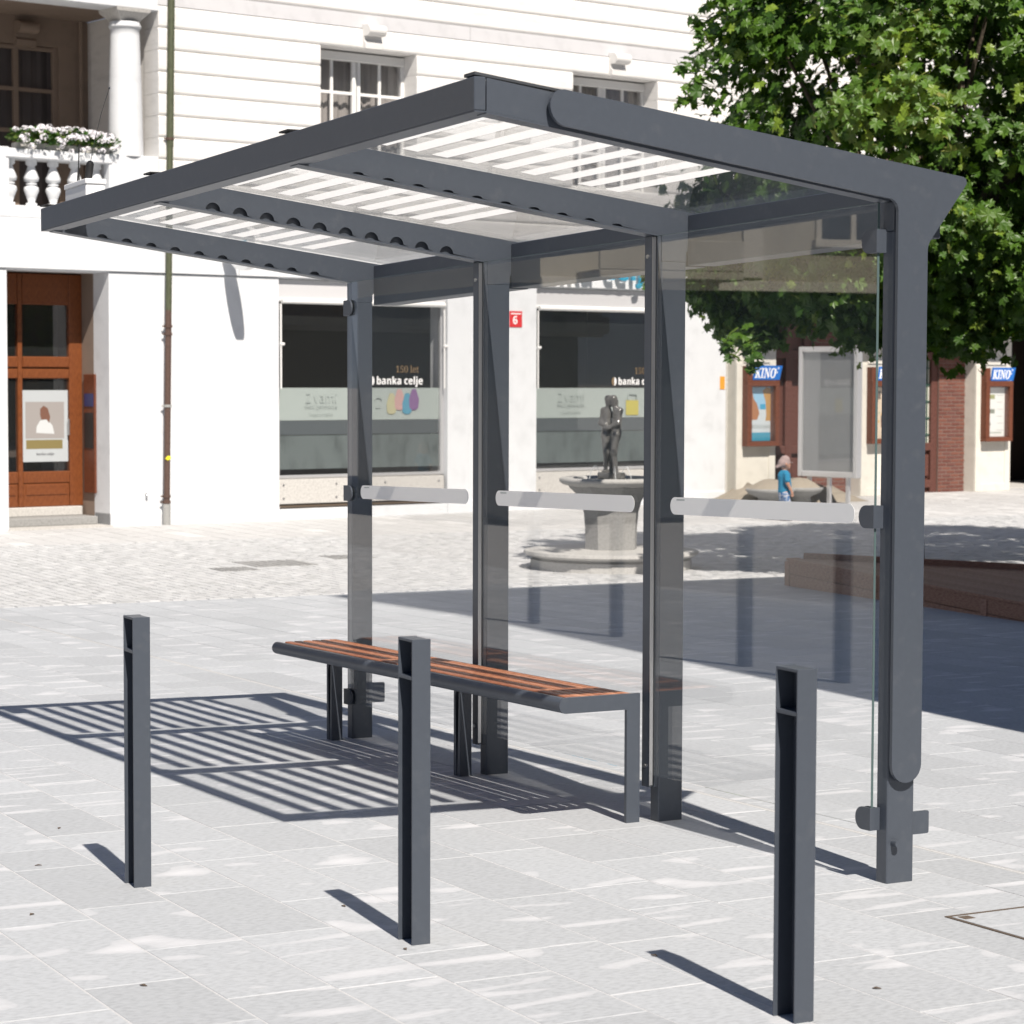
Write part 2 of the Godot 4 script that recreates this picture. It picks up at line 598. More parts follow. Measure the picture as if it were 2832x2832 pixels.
func sett(st: SurfaceTool, x0: float, x1: float, z0: float, z1: float, dy: float, col: Color) -> void:
	st.set_color(col)
	var q := []
	var b := []
	for e in [[x0, z1], [x1, z1], [x1, z0], [x0, z0]]:
		var y := gy(e[0], e[1])
		q.append(Vector3(lerpf(e[0], (x0 + x1) / 2, 0.06), y + dy, lerpf(e[1], (z0 + z1) / 2, 0.06)))
		b.append(Vector3(e[0], y - 0.016, e[1]))
	quad(st, q[0], q[1], q[2], q[3])
	for i in 4:
		var j := (i + 1) % 4
		quad(st, b[i], b[j], q[j], q[i])

# ---------------------------------------------------------------- shelter
func zy(x0 := 0.0) -> Callable:   # polygons in (z, y), extruded along x
	return func(p: Vector2, d: float) -> Vector3: return Vector3(d, p.y, p.x)

func xy() -> Callable:            # polygons in (x, y), extruded along z
	return func(p: Vector2, d: float) -> Vector3: return Vector3(p.x, p.y, d)

func roofy(z: float) -> float:    # underside of the roof glass
	return 2.606 + 0.128 * z

func build_shelter() -> void:
	warp = true
	off = Vector3(-2.4, gy(-2.4, 0), 0)
	var t := thing("bus_shelter", "anthracite steel shelter with striped glass roof and glass back wall", "shelter", at(off))
	var st: SurfaceTool
	for k in 4:
		var x1 := -k * S
		var x0 := x1 - W
		st = begin()
		cbox(st, Vector3(x0, -0.01, -0.121), Vector3(x1, 2.38, 0.0), 0.004)
		box(st, Vector3(x0 + 0.0005, 2.3805, -0.1205), Vector3(x1 - 0.0045, 2.484, -0.0005))
		part("post", st, M.metal, t)
		# beam: a slanting channel with a row of drainage notches in its web
		var z0 := -0.27
		var z1 := 1.655
		st = begin()
		var core := PackedVector2Array([Vector2(z0, roofy(z0) - 0.008), Vector2(z1, roofy(z1) - 0.008), Vector2(z1, roofy(z1) - 0.108), Vector2(-0.05, roofy(-0.05) - 0.118), Vector2(-0.118, 2.46), Vector2(-0.135, 2.46)])
		prism(st, core, zy(), x0, x1 - 0.022)
		var b := part("beam", st, M.metal, t)
		var web := PackedVector2Array([Vector2(z0, roofy(z0)), Vector2(z0, roofy(z0) - 0.02), Vector2(-0.121, 2.42), Vector2(-0.121, 2.38), Vector2(0.0, 2.38), Vector2(0.0, roofy(0) - 0.118)])
		if k > 0:
			for i in 10:
				var c := 0.22 + 0.131 * i
				var yb := roofy(c) - 0.1165 + 0.006 * c
				var r: float = [0.0, 0.026, 0.036, 0.028][k]
				for a in 9:
					var an := PI - PI * a / 8.0
					web.append(Vector2(c + r * cos(an), yb + r * sin(an) * [0.0, 0.4, 1.0, 0.7][k]))
		web.append(Vector2(z1, roofy(z1) - 0.108))
		web.append(Vector2(z1, roofy(z1)))
		st = begin()
		prism(st, web, zy(), x1 - 0.004, x1)
		part("web", st, M.metal, b)
		st = begin()
		var fl := PackedVector2Array([Vector2(0.02, roofy(0.02) - 0.1185), Vector2(z1, roofy(z1) - 0.1085), Vector2(z1, roofy(z1) - 0.1155), Vector2(0.02, roofy(0.02) - 0.1255)])
		prism(st, fl, zy(), x0 - 0.002, x1 + (0.014 if k > 0 else 0.0))
		part("flange", st, M.metal, b)
	# outer plate of the end frame: one cranked plate with round ends
	var pl := PackedVector2Array()
	for a in 13:
		var an := PI / 2 - PI * a / 12.0
		pl.append(Vector2(1.374 + 0.061 * cos(an - 0.12) * 1.0, 2.732 + 0.061 * sin(an)))
	for a in 6:
		var an := PI / 2 + PI / 2 * a / 5.0
		pl.append(Vector2(0.048 + 0.042 * cos(an), 2.449 + 0.042 * sin(an)))
	for a in 13:
		var an := -PI * a / 12.0
		pl.append(Vector2(-0.0605 + 0.0665 * cos(an), 0.44 + 0.067 * sin(an)))
	for q in [[-0.127, 2.31], [-0.129, 2.325], [-0.136, 2.342], [-0.285, 2.535], [-0.301, 2.558], [-0.298, 2.575], [-0.285, 2.582]]:
		pl.append(Vector2(q[0], q[1]))
	st = begin()
	prism(st, pl, zy(), 0.016, 0.032)
	part("end_plate", st, M.metal, t)
	st = begin()
	box(st, Vector3(-0.002, 0.5, -0.1), Vector3(0.0165, 2.5, -0.02))
	var sp := PackedVector2Array([Vector2(-0.1, 2.5), Vector2(1.36, roofy(1.36) - 0.085), Vector2(1.36, roofy(1.36) - 0.03), Vector2(-0.1, roofy(-0.1) - 0.03)])
	prism(st, sp, zy(), -0.002, 0.0165)
	part("spacer", st, M.metal_dark, t)
	# lug and bolt at the foot of the end post
	st = begin()
	prism(st, stadium(-0.20, -0.10, 0.17, 0.255, 0.008), zy(), -0.02, -0.012)
	part("lug", st, M.metal, t)
	st = begin()
	prism(st, stadium(-0.20 , -0.10, 0.19, 0.30, 0.008), zy(), -3 * S - 0.02, -3 * S - 0.012)
	part("lug", st, M.metal, t)
	st = begin()
	tube(st, [Vector3(-0.01, 0.15, -0.03), Vector3(0.03, 0.15, -0.03)], 0.014, 12)
	part("bolt", st, M.metal, t)
	# front fascia with its lower lip
	st = begin()
	cbox(st, Vector3(-3 * S - W, roofy(1.66) - 0.108, 1.657), Vector3(0.0, roofy(1.66) + 0.002, 1.70), 0.003)
	var f := part("fascia", st, M.metal, t)
	st = begin()
	box(st, Vector3(-3 * S - W + 0.001, roofy(1.66) - 0.113, 1.612), Vector3(-0.001, roofy(1.66) - 0.1082, 1.699))
	part("lip", st, M.metal, f)
	# rear cross beams between the posts
	for k in 3:
		st = begin()
		cbox(st, Vector3(-(k + 1) * S + 0.001, 2.365, -0.262), Vector3(-k * S - W - 0.001, 2.578, -0.128), 0.003)
		part("rear_beam", st, M.metal, t)
	# roof glass with its printed white stripes
	for k in 3:
		var xa := -(k + 1) * S - 0.03
		var xb := -k * S - W + 0.035
		st = begin()
		prism(st, PackedVector2Array([Vector2(-0.265, roofy(-0.265) + 0.003), Vector2(1.652, roofy(1.652) + 0.003), Vector2(1.652, roofy(1.652) + 0.013), Vector2(-0.265, roofy(-0.265) + 0.013)]), zy(), xa, xb)
		var g := part("roof_pane", st, M.roof_glass, t)
		for i in 10:
			var z := 0.285 + 0.131 * i
			st = begin()
			quad(st, Vector3(xa + 0.16, roofy(z) + 0.0018, z), Vector3(xa + 0.16, roofy(z + 0.067) + 0.0018, z + 0.067), Vector3(xb - 0.08, roofy(z + 0.067) + 0.0018, z + 0.067), Vector3(xb - 0.08, roofy(z) + 0.0018, z))
			part("stripe", st, M.stripe, g)
	# flashing over the end beam, and clips that hold the panes
	st = begin()
	prism(st, PackedVector2Array([Vector2(1.05, roofy(1.05) + 0.0135), Vector2(1.695, roofy(1.695) + 0.004), Vector2(1.695, roofy(1.695) + 0.014), Vector2(1.05, roofy(1.05) + 0.020)]), zy(), -0.085, -0.008)
	part("flashing", st, M.metal_dark, t)
	for k in 3:
		var x := -(k + 1) * S - 0.033
		st = begin()
		cbox(st, Vector3(x - 0.045, roofy(1.64) + 0.0135, 1.60), Vector3(x + 0.045, roofy(1.64) + 0.021, 1.700), 0.002)
		part("pane_clip", st, M.black, t)
	# glass back wall, panes held by cover strips on the inner posts and by clamps on the end posts
	for k in 3:
		var xa := -(k + 1) * S - 0.03
		var xb := -k * S - W + 0.02
		if k == 2:
			xa = -3 * S + 0.006
		if k == 0:
			xb = -W + 0.012
		st = begin()
		box(st, Vector3(xa, 0.205, 0.022), Vector3(xb - 0.004, 2.482, 0.032))
		var g := part("wall_pane", st, M.glass, t)
		st = begin()   # ground edges of the pane
		box(st, Vector3(xa, 2.4822, 0.0222), Vector3(xb - 0.004, 2.4836, 0.0318))
		if k == 0:
			box(st, Vector3(xb - 0.0038, 0.205, 0.0222), Vector3(xb - 0.0022, 2.482, 0.0318))
		part("pane_edge", st, M.glass_edge, g)
		var d: Array = [[-1.458, -0.175], [-3.032, -1.749], [-4.594, -3.319]][k]
		st = begin()
		prism(st, stadium(d[0], d[1], 1.318, 1.390, 0.0355), xy(), 0.0324, 0.0334)
		var ss := part("safety_strip", st, M.film, g)
		st = begin()   # a line of tiny print in the corner of the strip
		for i in 7:
			box(st, Vector3(d[0] + 0.05 + 0.009 * i, 1.3765, 0.0335), Vector3(d[0] + 0.056 + 0.009 * i, 1.3825, 0.0338))
		part("print", st, M.letter_grey, ss)
	for k in [1, 2]:
		var x: float = -k * S - W / 2
		st = begin()
		cbox(st, Vector3(x - 0.033, 0.15, 0.0), Vector3(x + 0.030, 2.485, 0.020), 0.002)
		cbox(st, Vector3(x - 0.033, 0.15, 0.0335), Vector3(x + 0.030, 2.485, 0.044), 0.003)
		var c := part("cover_strip", st, M.metal, t)
		for y in [0.24, 2.40]:
			st = begin()
			tube(st, [Vector3(x - 0.005, y, 0.043), Vector3(x - 0.005, y, 0.049)], 0.009, 10)
			part("bolt", st, M.steel, c)
		st = begin()
		box(st, Vector3(x + 0.031, 0.16, 0.030), Vector3(x + 0.034, 2.48, 0.046))
		part("seal", st, M.steel, c)
	for y in [2.345, 1.345, 0.235]:
		for e in [0, 1]:
			st = begin()
			var s1: PackedVector2Array
			if e == 0:
				s1 = stadium(-0.135, -0.045, y - 0.042, y + 0.042, 0.04, 8, true, false)
			else:
				s1 = stadium(-3 * S - 0.018, -3 * S + 0.085, y - 0.042, y + 0.042, 0.04, 8, false, true)
			prism(st, s1, xy(), 0.0345, 0.044)
			prism(st, s1, xy(), 0.010, 0.0195)
			if e == 0:
				box(st, Vector3(-0.053, y - 0.0418, -0.004), Vector3(-0.0452, y + 0.0418, 0.0438))
			else:
				box(st, Vector3(-3 * S - 0.0178, y - 0.0418, -0.004), Vector3(-3 * S - 0.008, y + 0.0418, 0.0438))
			part("pane_clamp", st, M.metal, t)
	warp = false
	off = Vector3.ZERO

func lettering(called: String, text: String, size: float, depth: float, m: Material, parent: Node3D, tr: Transform3D, font_name := "Droid Sans", weight := 400, italic := false) -> MeshInstance3D:
	var tm := TextMesh.new()
	var f := SystemFont.new()
	f.font_names = PackedStringArray([font_name])
	f.font_weight = weight
	f.font_italic = italic
	tm.font = f
	tm.text = text
	tm.font_size = 64
	tm.pixel_size = size / 64.0
	tm.depth = depth
	tm.curve_step = 2.0
	var o := MeshInstance3D.new()
	o.name = called
	o.mesh = tm
	o.material_override = m
	o.transform = tr
	parent.add_child(o, true)
	return o

func build_bench() -> void:
	warp = true
	off = Vector3(-3.2, gy(-3.2, 0.1), 0.1)
	var t := thing("bench", "long bench of orange-brown wooden slats on a grey steel frame", "bench", at(off))
	var xl := -4.80
	var xr := -1.63
	var st := begin()
	for i in 6:
		st = begin()
		var z := 0.096 + 0.0515 * i
		cbox(st, Vector3(xl + 0.02, 0.522, z), Vector3(xr - 0.022, 0.552, z + 0.0435), 0.005)
		part("slat", st, M.slat[[0, 2, 1, 0, 2, 1][i]], t)
	st = begin()
	tube(st, [Vector3(xl, 0.519, 0.430), Vector3(xr - 0.0205, 0.519, 0.430)], 0.0325, 20)
	part("front_rail", st, M.metal, t)
	st = begin()
	cbox(st, Vector3(xl + 0.01, 0.50, 0.072), Vector3(xr - 0.0205, 0.545, 0.090), 0.003)
	part("rear_rail", st, M.metal, t)
	# right end: plate that turns down into the leg
	var pr := PackedVector2Array()
	for a in 13:
		var an := PI / 2 - PI * a / 12.0
		pr.append(Vector2(0.430 + 0.0335 * cos(an), 0.5195 + 0.0335 * sin(an)))
	pr.append_array(PackedVector2Array([Vector2(0.135, 0.486), Vector2(0.135, -0.005), Vector2(0.0705, -0.005), Vector2(0.0705, 0.553)]))
	st = begin()
	prism(st, pr, zy(), xr - 0.02, xr)
	part("end_frame", st, M.metal, t)
	st = begin()
	cbox(st, Vector3(xr - 0.062, -0.005, 0.071), Vector3(xr - 0.0202, 0.499, 0.0795), 0.002)
	part("leg_fold", st, M.metal, t)
	for x in [-3.205, -4.753]:
		st = begin()
		cbox(st, Vector3(x - 0.008, -0.005, 0.0705), Vector3(x, 0.499, 0.135), 0.002)
		cbox(st, Vector3(x - 0.060, -0.005, 0.0705), Vector3(x - 0.0082, 0.499, 0.0785), 0.002)
		cbox(st, Vector3(x - 0.068, -0.005, 0.0705), Vector3(x - 0.0602, 0.499, 0.135), 0.002)
		# folded gusset that narrows towards the foot
		for e in [[x - 0.0082, x - 0.030], [x - 0.0600, x - 0.038]]:
			hexa(st, [Vector3(e[0], 0.0, 0.128), Vector3(e[1], 0.0, 0.128), Vector3(e[0], 0.49, 0.128), Vector3(lerpf(e[0], e[1], 0.1), 0.49, 0.128), Vector3(e[0], 0.0, 0.134), Vector3(e[1], 0.0, 0.134), Vector3(e[0], 0.49, 0.134), Vector3(lerpf(e[0], e[1], 0.1), 0.49, 0.134)])
		cbox(st, Vector3(x - 0.06, 0.486, 0.08), Vector3(x - 0.01, 0.5, 0.42), 0.002)
		part("leg", st, M.metal, t)
	warp = false
	off = Vector3.ZERO

func build_bollards() -> void:
	# open channel bollards: closed on three sides, capped, with a small shelf near the top
	var spots := [[-1.309, 2.425], [0.075, 1.958], [1.508, 1.459], [-5.53, 3.95], [-6.75, 4.0], [-9.28, 4.45], [-10.8, 4.52]]
	var where := ["that stands before the left end of the bench", "between the two others in front of the shelter", "that stands nearest to the end post of the shelter", "", "", "", ""]
	var first: Node3D
	for i in spots.size():
		var p := Vector3(spots[i][0], 0, spots[i][1])
		p.y = gy(p.x, p.z) - 0.004
		var label: String = "open-fronted grey steel bollard " + where[i] if i < 3 else "grey steel bollard of the row along the street beyond the shelter"
		if i == 0:
			first = thing("bollard", label, "bollard", at(p), "grey channel bollards along the street")
			var st := begin()
			cbox(st, Vector3(-0.006, 0, -0.066), Vector3(0, 1.0, 0), 0.0015)
			part("side_plate", st, M.metal, first)
			st = begin()
			cbox(st, Vector3(-0.108, 0, -0.066), Vector3(-0.102, 1.0, 0), 0.0015)
			part("side_plate", st, M.metal, first)
			st = begin()
			box(st, Vector3(-0.102, 0, -0.0655), Vector3(-0.006, 0.998, -0.0605))
			part("back_plate", st, M.metal, first)
			st = begin()
			cbox(st, Vector3(-0.102, 0.991, -0.0604), Vector3(-0.006, 0.9995, -0.0003), 0.001)
			part("cap", st, M.metal, first)
			st = begin()
			cbox(st, Vector3(-0.102, 0.868, -0.0604), Vector3(-0.006, 0.880, -0.0003), 0.001)
			part("shelf", st, M.metal, first)
		else:
			var c := first.duplicate()
			c.name = numbered("bollard")
			add_child(c)
			c.position = p
			c.set_meta("label", label)

func build_roof_device() -> void:
	warp = true
	var z := 1.56
	off = Vector3(-4.55, roofy(z) + 0.014 + gy(-4.55, z), z)
	var t := thing("radio_box", "small white plastic radio box with two antennas on the shelter roof", "radio box", at(off))
	var y := roofy(z) + 0.014
	var st := begin()
	cbox(st, Vector3(-4.72, y + 0.012, z - 0.05), Vector3(-4.38, y + 0.085, z + 0.05), 0.004)
	part("housing", st, M.plastic_white, t)
	st = begin()
	cbox(st, Vector3(-4.728, y + 0.0855, z - 0.054), Vector3(-4.372, y + 0.112, z + 0.054), 0.004)
	part("lid", st, M.plastic_white, t)
	for q in [-0.028, 0.012]:
		st = begin()
		tube(st, [Vector3(-4.721, y + 0.045, z + q), Vector3(-4.745, y + 0.045, z + q), Vector3(-4.75, y + 0.03, z + q)], 0.014, 10)
		part("cable_gland", st, M.plastic_white, t)
	st = begin()
	cbox(st, Vector3(-4.78, y + 0.001, z - 0.045), Vector3(-4.40, y + 0.0115, z + 0.045), 0.002)
	part("foot_plate", st, M.black, t)
	st = begin()
	tube(st, [Vector3(-4.66, y + 0.112, z), Vector3(-4.66, y + 0.118, z), Vector3(-4.66, y + 0.120, z), Vector3(-4.658, y + 0.15, z), Vector3(-4.654, y + 0.20, z), Vector3(-4.645, y + 0.30, z)], [0.02, 0.016, 0.008, 0.007, 0.003, 0.0025], 8)
	tube(st, [Vector3(-4.645, y + 0.298, z), Vector3(-4.6445, y + 0.307, z)], 0.005, 8)
	part("antenna", st, M.black, t)
	st = begin()
	tube(st, [Vector3(-4.47, y + 0.112, z + 0.01), Vector3(-4.462, y + 0.13, z + 0.01), Vector3(-4.435, y + 0.19, z + 0.01), Vector3(-4.428, y + 0.20, z + 0.01)], [0.018, 0.02, 0.02, 0.012], 8)
	var a := part("antenna_base", st, M.black, t)
	st = begin()
	tube(st, [Vector3(-4.43, y + 0.196, z + 0.01), Vector3(-4.38, y + 0.27, z + 0.01), Vector3(-4.26, y + 0.41, z + 0.01), Vector3(-4.13, y + 0.52, z + 0.01)], 0.0016, 6)
	tube(st, [Vector3(-4.132, y + 0.518, z + 0.01), Vector3(-4.127, y + 0.524, z + 0.01)], 0.005, 8)
	part("whip", st, M.metal_dark, a)
	warp = false
	off = Vector3.ZERO

# ---------------------------------------------------------------- bank
func course(t: Node3D, u0: float, u1: float, v0: float, v1: float, called := "course", m: Material = null) -> void:
	# one rusticated course with a rounded upper and lower edge
	var st := begin()
	var p := PackedVector2Array([Vector2(-0.4, v0 + 0.002), Vector2(0.012, v0 + 0.002), Vector2(0.034, v0 + 0.010), Vector2(0.047, v0 + 0.035), Vector2(0.05, v0 + 0.09), Vector2(0.05, v1 - 0.09), Vector2(0.047, v1 - 0.035), Vector2(0.034, v1 - 0.010), Vector2(0.012, v1 - 0.002), Vector2(-0.4, v1 - 0.002)])
	prism(st, p, func(q: Vector2, d: float) -> Vector3: return Vector3(d, q.y, q.x), u0, u1)
	part(called, st, m if m else M.siding, t)

func scroll(t: Node3D, u: float, v: float, w: float, m: Material) -> void:   # scroll keystone above a window
	var st := begin()
	var p := PackedVector2Array()
	for a in 9:
		var an := -PI / 2 + PI * a / 8.0
		p.append(Vector2(0.14 + 0.09 * cos(an), 0.14 + 0.09 * sin(an)))
	p.append_array(PackedVector2Array([Vector2(0, 0.24), Vector2(0, -0.16), Vector2(0.09, -0.15), Vector2(0.10, -0.06), Vector2(0.05, -0.02), Vector2(0.05, 0.05)]))
	prism(st, p, func(q: Vector2, d: float) -> Vector3: return Vector3(d, v + q.y, w + q.x), u - 0.17, u + 0.17)
	part("keystone", st, m, t)

func upper_window(t: Node3D, u0: float, u1: float, v0: float, v1: float) -> void:
	var st := begin()
	box(st, Vector3(u0, v0, -0.9), Vector3(u1, v1, -0.6))
	var b := part("window", st, M.interior, t)
	st = begin()   # curtain in folds
	var n := 44
	for i in n:
		var a := u0 + (u1 - u0) * i / n
		var c := u0 + (u1 - u0) * (i + 1) / n
		var da := 0.02 * sin(i * 1.7) + 0.012 * sin(i * 0.61)
		var dc := 0.02 * sin((i + 1) * 1.7) + 0.012 * sin((i + 1) * 0.61)
		quad(st, Vector3(a, v0, -0.52 + da), Vector3(c, v0, -0.52 + dc), Vector3(c, v1, -0.52 + dc), Vector3(a, v1, -0.52 + da))
	part("curtain", st, M.curtain, b)
	st = begin()
	var w := u1 - u0
	for f in [0.0, 0.485, 0.515, 1.0]:
		var x: float = u0 + w * f
		cbox(st, Vector3(x - 0.05, v0, -0.40), Vector3(x + 0.05, v1 - 0.02, -0.33), 0.006)
	for f in [0.25, 0.75]:
		var x: float = u0 + w * f
		cbox(st, Vector3(x - 0.025, v0, -0.39), Vector3(x + 0.025, v1 - 0.02, -0.345), 0.005)
	for v in [v0 + 0.05, v0 + (v1 - v0) * 0.33, v0 + (v1 - v0) * 0.665]:
		cbox(st, Vector3(u0, v - 0.025, -0.388), Vector3(u1, v + 0.025, -0.347), 0.005)
	cbox(st, Vector3(u0, v1 - 0.14, -0.43), Vector3(u1, v1 - 0.001, -0.30), 0.01)
	part("frame", st, M.white_paint, b)
	st = begin()
	box(st, Vector3(u0, v0, -0.372), Vector3(u1, v1 - 0.1, -0.366))
	part("pane", st, M.shop_glass, b)

func shop_window(t: Node3D, u0: float, u1: float, last: bool) -> void:
	var st := begin()   # room behind the glass
	var r := -3.4
	box(st, Vector3(u0 - 0.6, -0.02, r - 0.1), Vector3(u1 + 0.6, 4.2, r))
	box(st, Vector3(u0 - 0.7, -0.02, r), Vector3(u0 - 0.6, 4.2, -0.5))
	box(st, Vector3(u1 + 0.6, -0.02, r), Vector3(u1 + 0.7, 4.2, -0.5))
	box(st, Vector3(u0 - 0.6, 4.1, r), Vector3(u1 + 0.6, 4.2, -0.5))
	var w := part("shop_window", st, M.interior, t)
	st = begin()
	box(st, Vector3(u0 - 0.6, -0.1, r), Vector3(u1 + 0.6, -0.02, -0.5))
	part("room_floor", st, M.interior_floor, w)
	st = begin()
	cbox(st, Vector3(u0 + 0.2, 0, r + 0.01), Vector3(u0 + 1.5, 2.75, r + 0.08), 0.01)
	part("inner_door", st, M.brown_wood, w)
	st = begin()
	box(st, Vector3(u0, 3.60, -0.35), Vector3(u1, 3.895, -0.06))
	part("head_panel", st, M.panel_grey, w)
	st = begin()
	cbox(st, Vector3(u0 + 0.02, 3.545, -0.16), Vector3(u1 - 0.02, 3.599, -0.03), 0.01)
	tube(st, [Vector3(u0 + 0.06, 3.548, 0.0), Vector3(u1 - 0.06, 3.548, 0.0)], 0.042, 14)
	part("awning_roll", st, M.white_paint, w)
	st = begin()
	for e in [[u0 + 0.002, u0 + 0.075], [u1 - 0.075, u1 - 0.002]]:
		cbox(st, Vector3(e[0], 0.665, -0.18), Vector3(e[1], 3.544, -0.10), 0.006)
	cbox(st, Vector3(u0 + 0.076, 0.665, -0.18), Vector3(u1 - 0.076, 0.715, -0.10), 0.006)
	part("frame", st, M.alu, w)
	for e in [u0 + 0.05, u1 - 0.05]:
		st = begin()
		tube(st, [Vector3(e, 3.5, -0.02), Vector3(e, 2.13, -0.02)], 0.016, 8)
		tube(st, [Vector3(e - 0.02, 2.85, -0.02), Vector3(e + 0.06, 2.85, -0.02)], 0.026, 8)
		part("awning_arm", st, M.white_paint, w)
	st = begin()
	box(st, Vector3(u0 + 0.07, 0.70, -0.146), Vector3(u1 - 0.07, 3.56, -0.138))
	part("pane", st, M.shop_glass, w)
	# films on the inner face of the pane
	var films := [["film_band", 1.61, 2.142, M.frost], ["slate_band", 1.372, 1.605, M.slate], ["lower_film", 0.81, 1.362, M.frost_low]]
	for f in films:
		st = begin()
		box(st, Vector3(u0 + 0.078, f[1], -0.152), Vector3(u1 - 0.078, f[2], -0.1475))
		part(f[0], st, f[3], w)
	st = begin()
	box(st, Vector3(u0 + 0.002, 0.255, -0.3), Vector3(u1 - 0.06, 0.655, -0.02))
	part("stone_panel", st, M.stone, w)
	for e in [u0 + 0.09, u0 + 1.12, u0 + 2.1, u1 - 0.17]:
		for v in [0.345, 0.565]:
			st = begin()
			tube(st, [Vector3(e, v, -0.025), Vector3(e, v, -0.008)], 0.018, 10)
			part("screw", st, M.steel, w)
	st = begin()
	box(st, Vector3(u0 + 0.002, 0.19, -0.3), Vector3(u1 - 0.06, 0.235, -0.045))
	part("bottom_strip", st, M.dirt, w)
	st = begin()
	box(st, Vector3(u0, -0.1, -0.5), Vector3(u1, 0.172, 0.0))
	part("base", st, M.white_wall, w)
	# lettering stuck to the outside of the pane
	var o := u0 - 3.1
	lettering("lettering", "banka celje", 0.176, 0.004, M.letter_white, w, at(Vector3(5.585 + o, 2.262, -0.134)), "Droid Sans", 700)
	lettering("lettering", "150 let", 0.155, 0.004, M.letter_gold, w, at(Vector3(5.74 + o, 2.455, -0.134)), "Droid Serif", 400)
	lettering("lettering", "Z", 0.215, 0.003, M.letter_grey, w, at(Vector3(3.755 + o, 1.97, -0.135)))
	lettering("lettering", "vami", 0.215, 0.003, M.letter_grey, w, at(Vector3(4.09 + o, 1.97, -0.135)))
	lettering("lettering", "skozi generacije", 0.09, 0.003, M.letter_grey, w, at(Vector3(4.0 + o, 1.835, -0.135)))
	lettering("lettering", "Z vami že 150 let", 0.062, 0.003, M.letter_grey, w, at(Vector3(4.0 + o, 1.70, -0.135)))
	var lo := 5.01 + o   # round two-tone emblem
	for e in [[0.0, M.letter_white], [PI, M.letter_gold]]:
		st = begin()
		var p := PackedVector2Array()
		for a in 13:
			var an: float = e[0] - PI / 2 + PI * a / 12.0
			p.append(Vector2(lo + 0.05 * cos(an) + (0.006 if e[0] == 0.0 else -0.006), 2.262 + 0.075 * sin(an)))
		prism(st, p, xy(), -0.137, -0.133)
		part("emblem", st, e[1], w)
	if not last:
		var cols := [Color(0.34, 0.33, 0.21), Color(0.38, 0.24, 0.23), Color(0.07, 0.22, 0.31), Color(0.16, 0.09, 0.20)]
		var xs := [5.42, 5.58, 5.74, 5.88]
		for i in [1, 3, 0, 2]:
			st = begin()
			var p := PackedVector2Array()
			for q in [[-0.10, -0.16], [-0.11, 0.0], [-0.07, 0.12], [-0.04, 0.19], [0.04, 0.19], [0.07, 0.12], [0.11, 0.0], [0.09, -0.16], [0.04, -0.2], [-0.05, -0.2]]:
				p.append(Vector2(xs[i] + o + q[0] * 0.95, 1.9 + q[1] * 0.9 + (0.05 if i % 2 else -0.02)))
			prism(st, p, xy(), -0.137, -0.135 + 0.0007 * i)
			part("printed_jug", st, mat(cols[i], 0.7), w)
		# outlined jug before the coloured ones
		st = begin()
		var arc := []
		for a in 9:
			var an := PI * a / 8.0
			arc.append(Vector3(5.14 + o + 0.07 * cos(an), 1.93 + 0.05 * sin(an), -0.134))
		tube(st, arc, 0.008, 5)
		part("printed_jug", st, M.letter_grey, w)
		st = begin()
		cbox(st, Vector3(5.09 + o, 1.80, -0.136), Vector3(5.19 + o, 1.83, -0.134), 0.0005)
		part("printed_jug", st, M.letter_grey, w)
	else:
		st = begin()
		cbox(st, Vector3(10.60, 1.65, -0.137), Vector3(10.90, 1.92, -0.134), 0.001)
		var bag := part("printed_bag", st, mat(Color(0.40, 0.36, 0.10), 0.7), w)
		st = begin()
		tube(st, [Vector3(10.65, 1.92, -0.134), Vector3(10.65, 2.03, -0.134), Vector3(10.85, 2.02, -0.134), Vector3(10.85, 1.92, -0.134)], 0.012, 6)
		part("handle", st, M.letter_grey, bag)

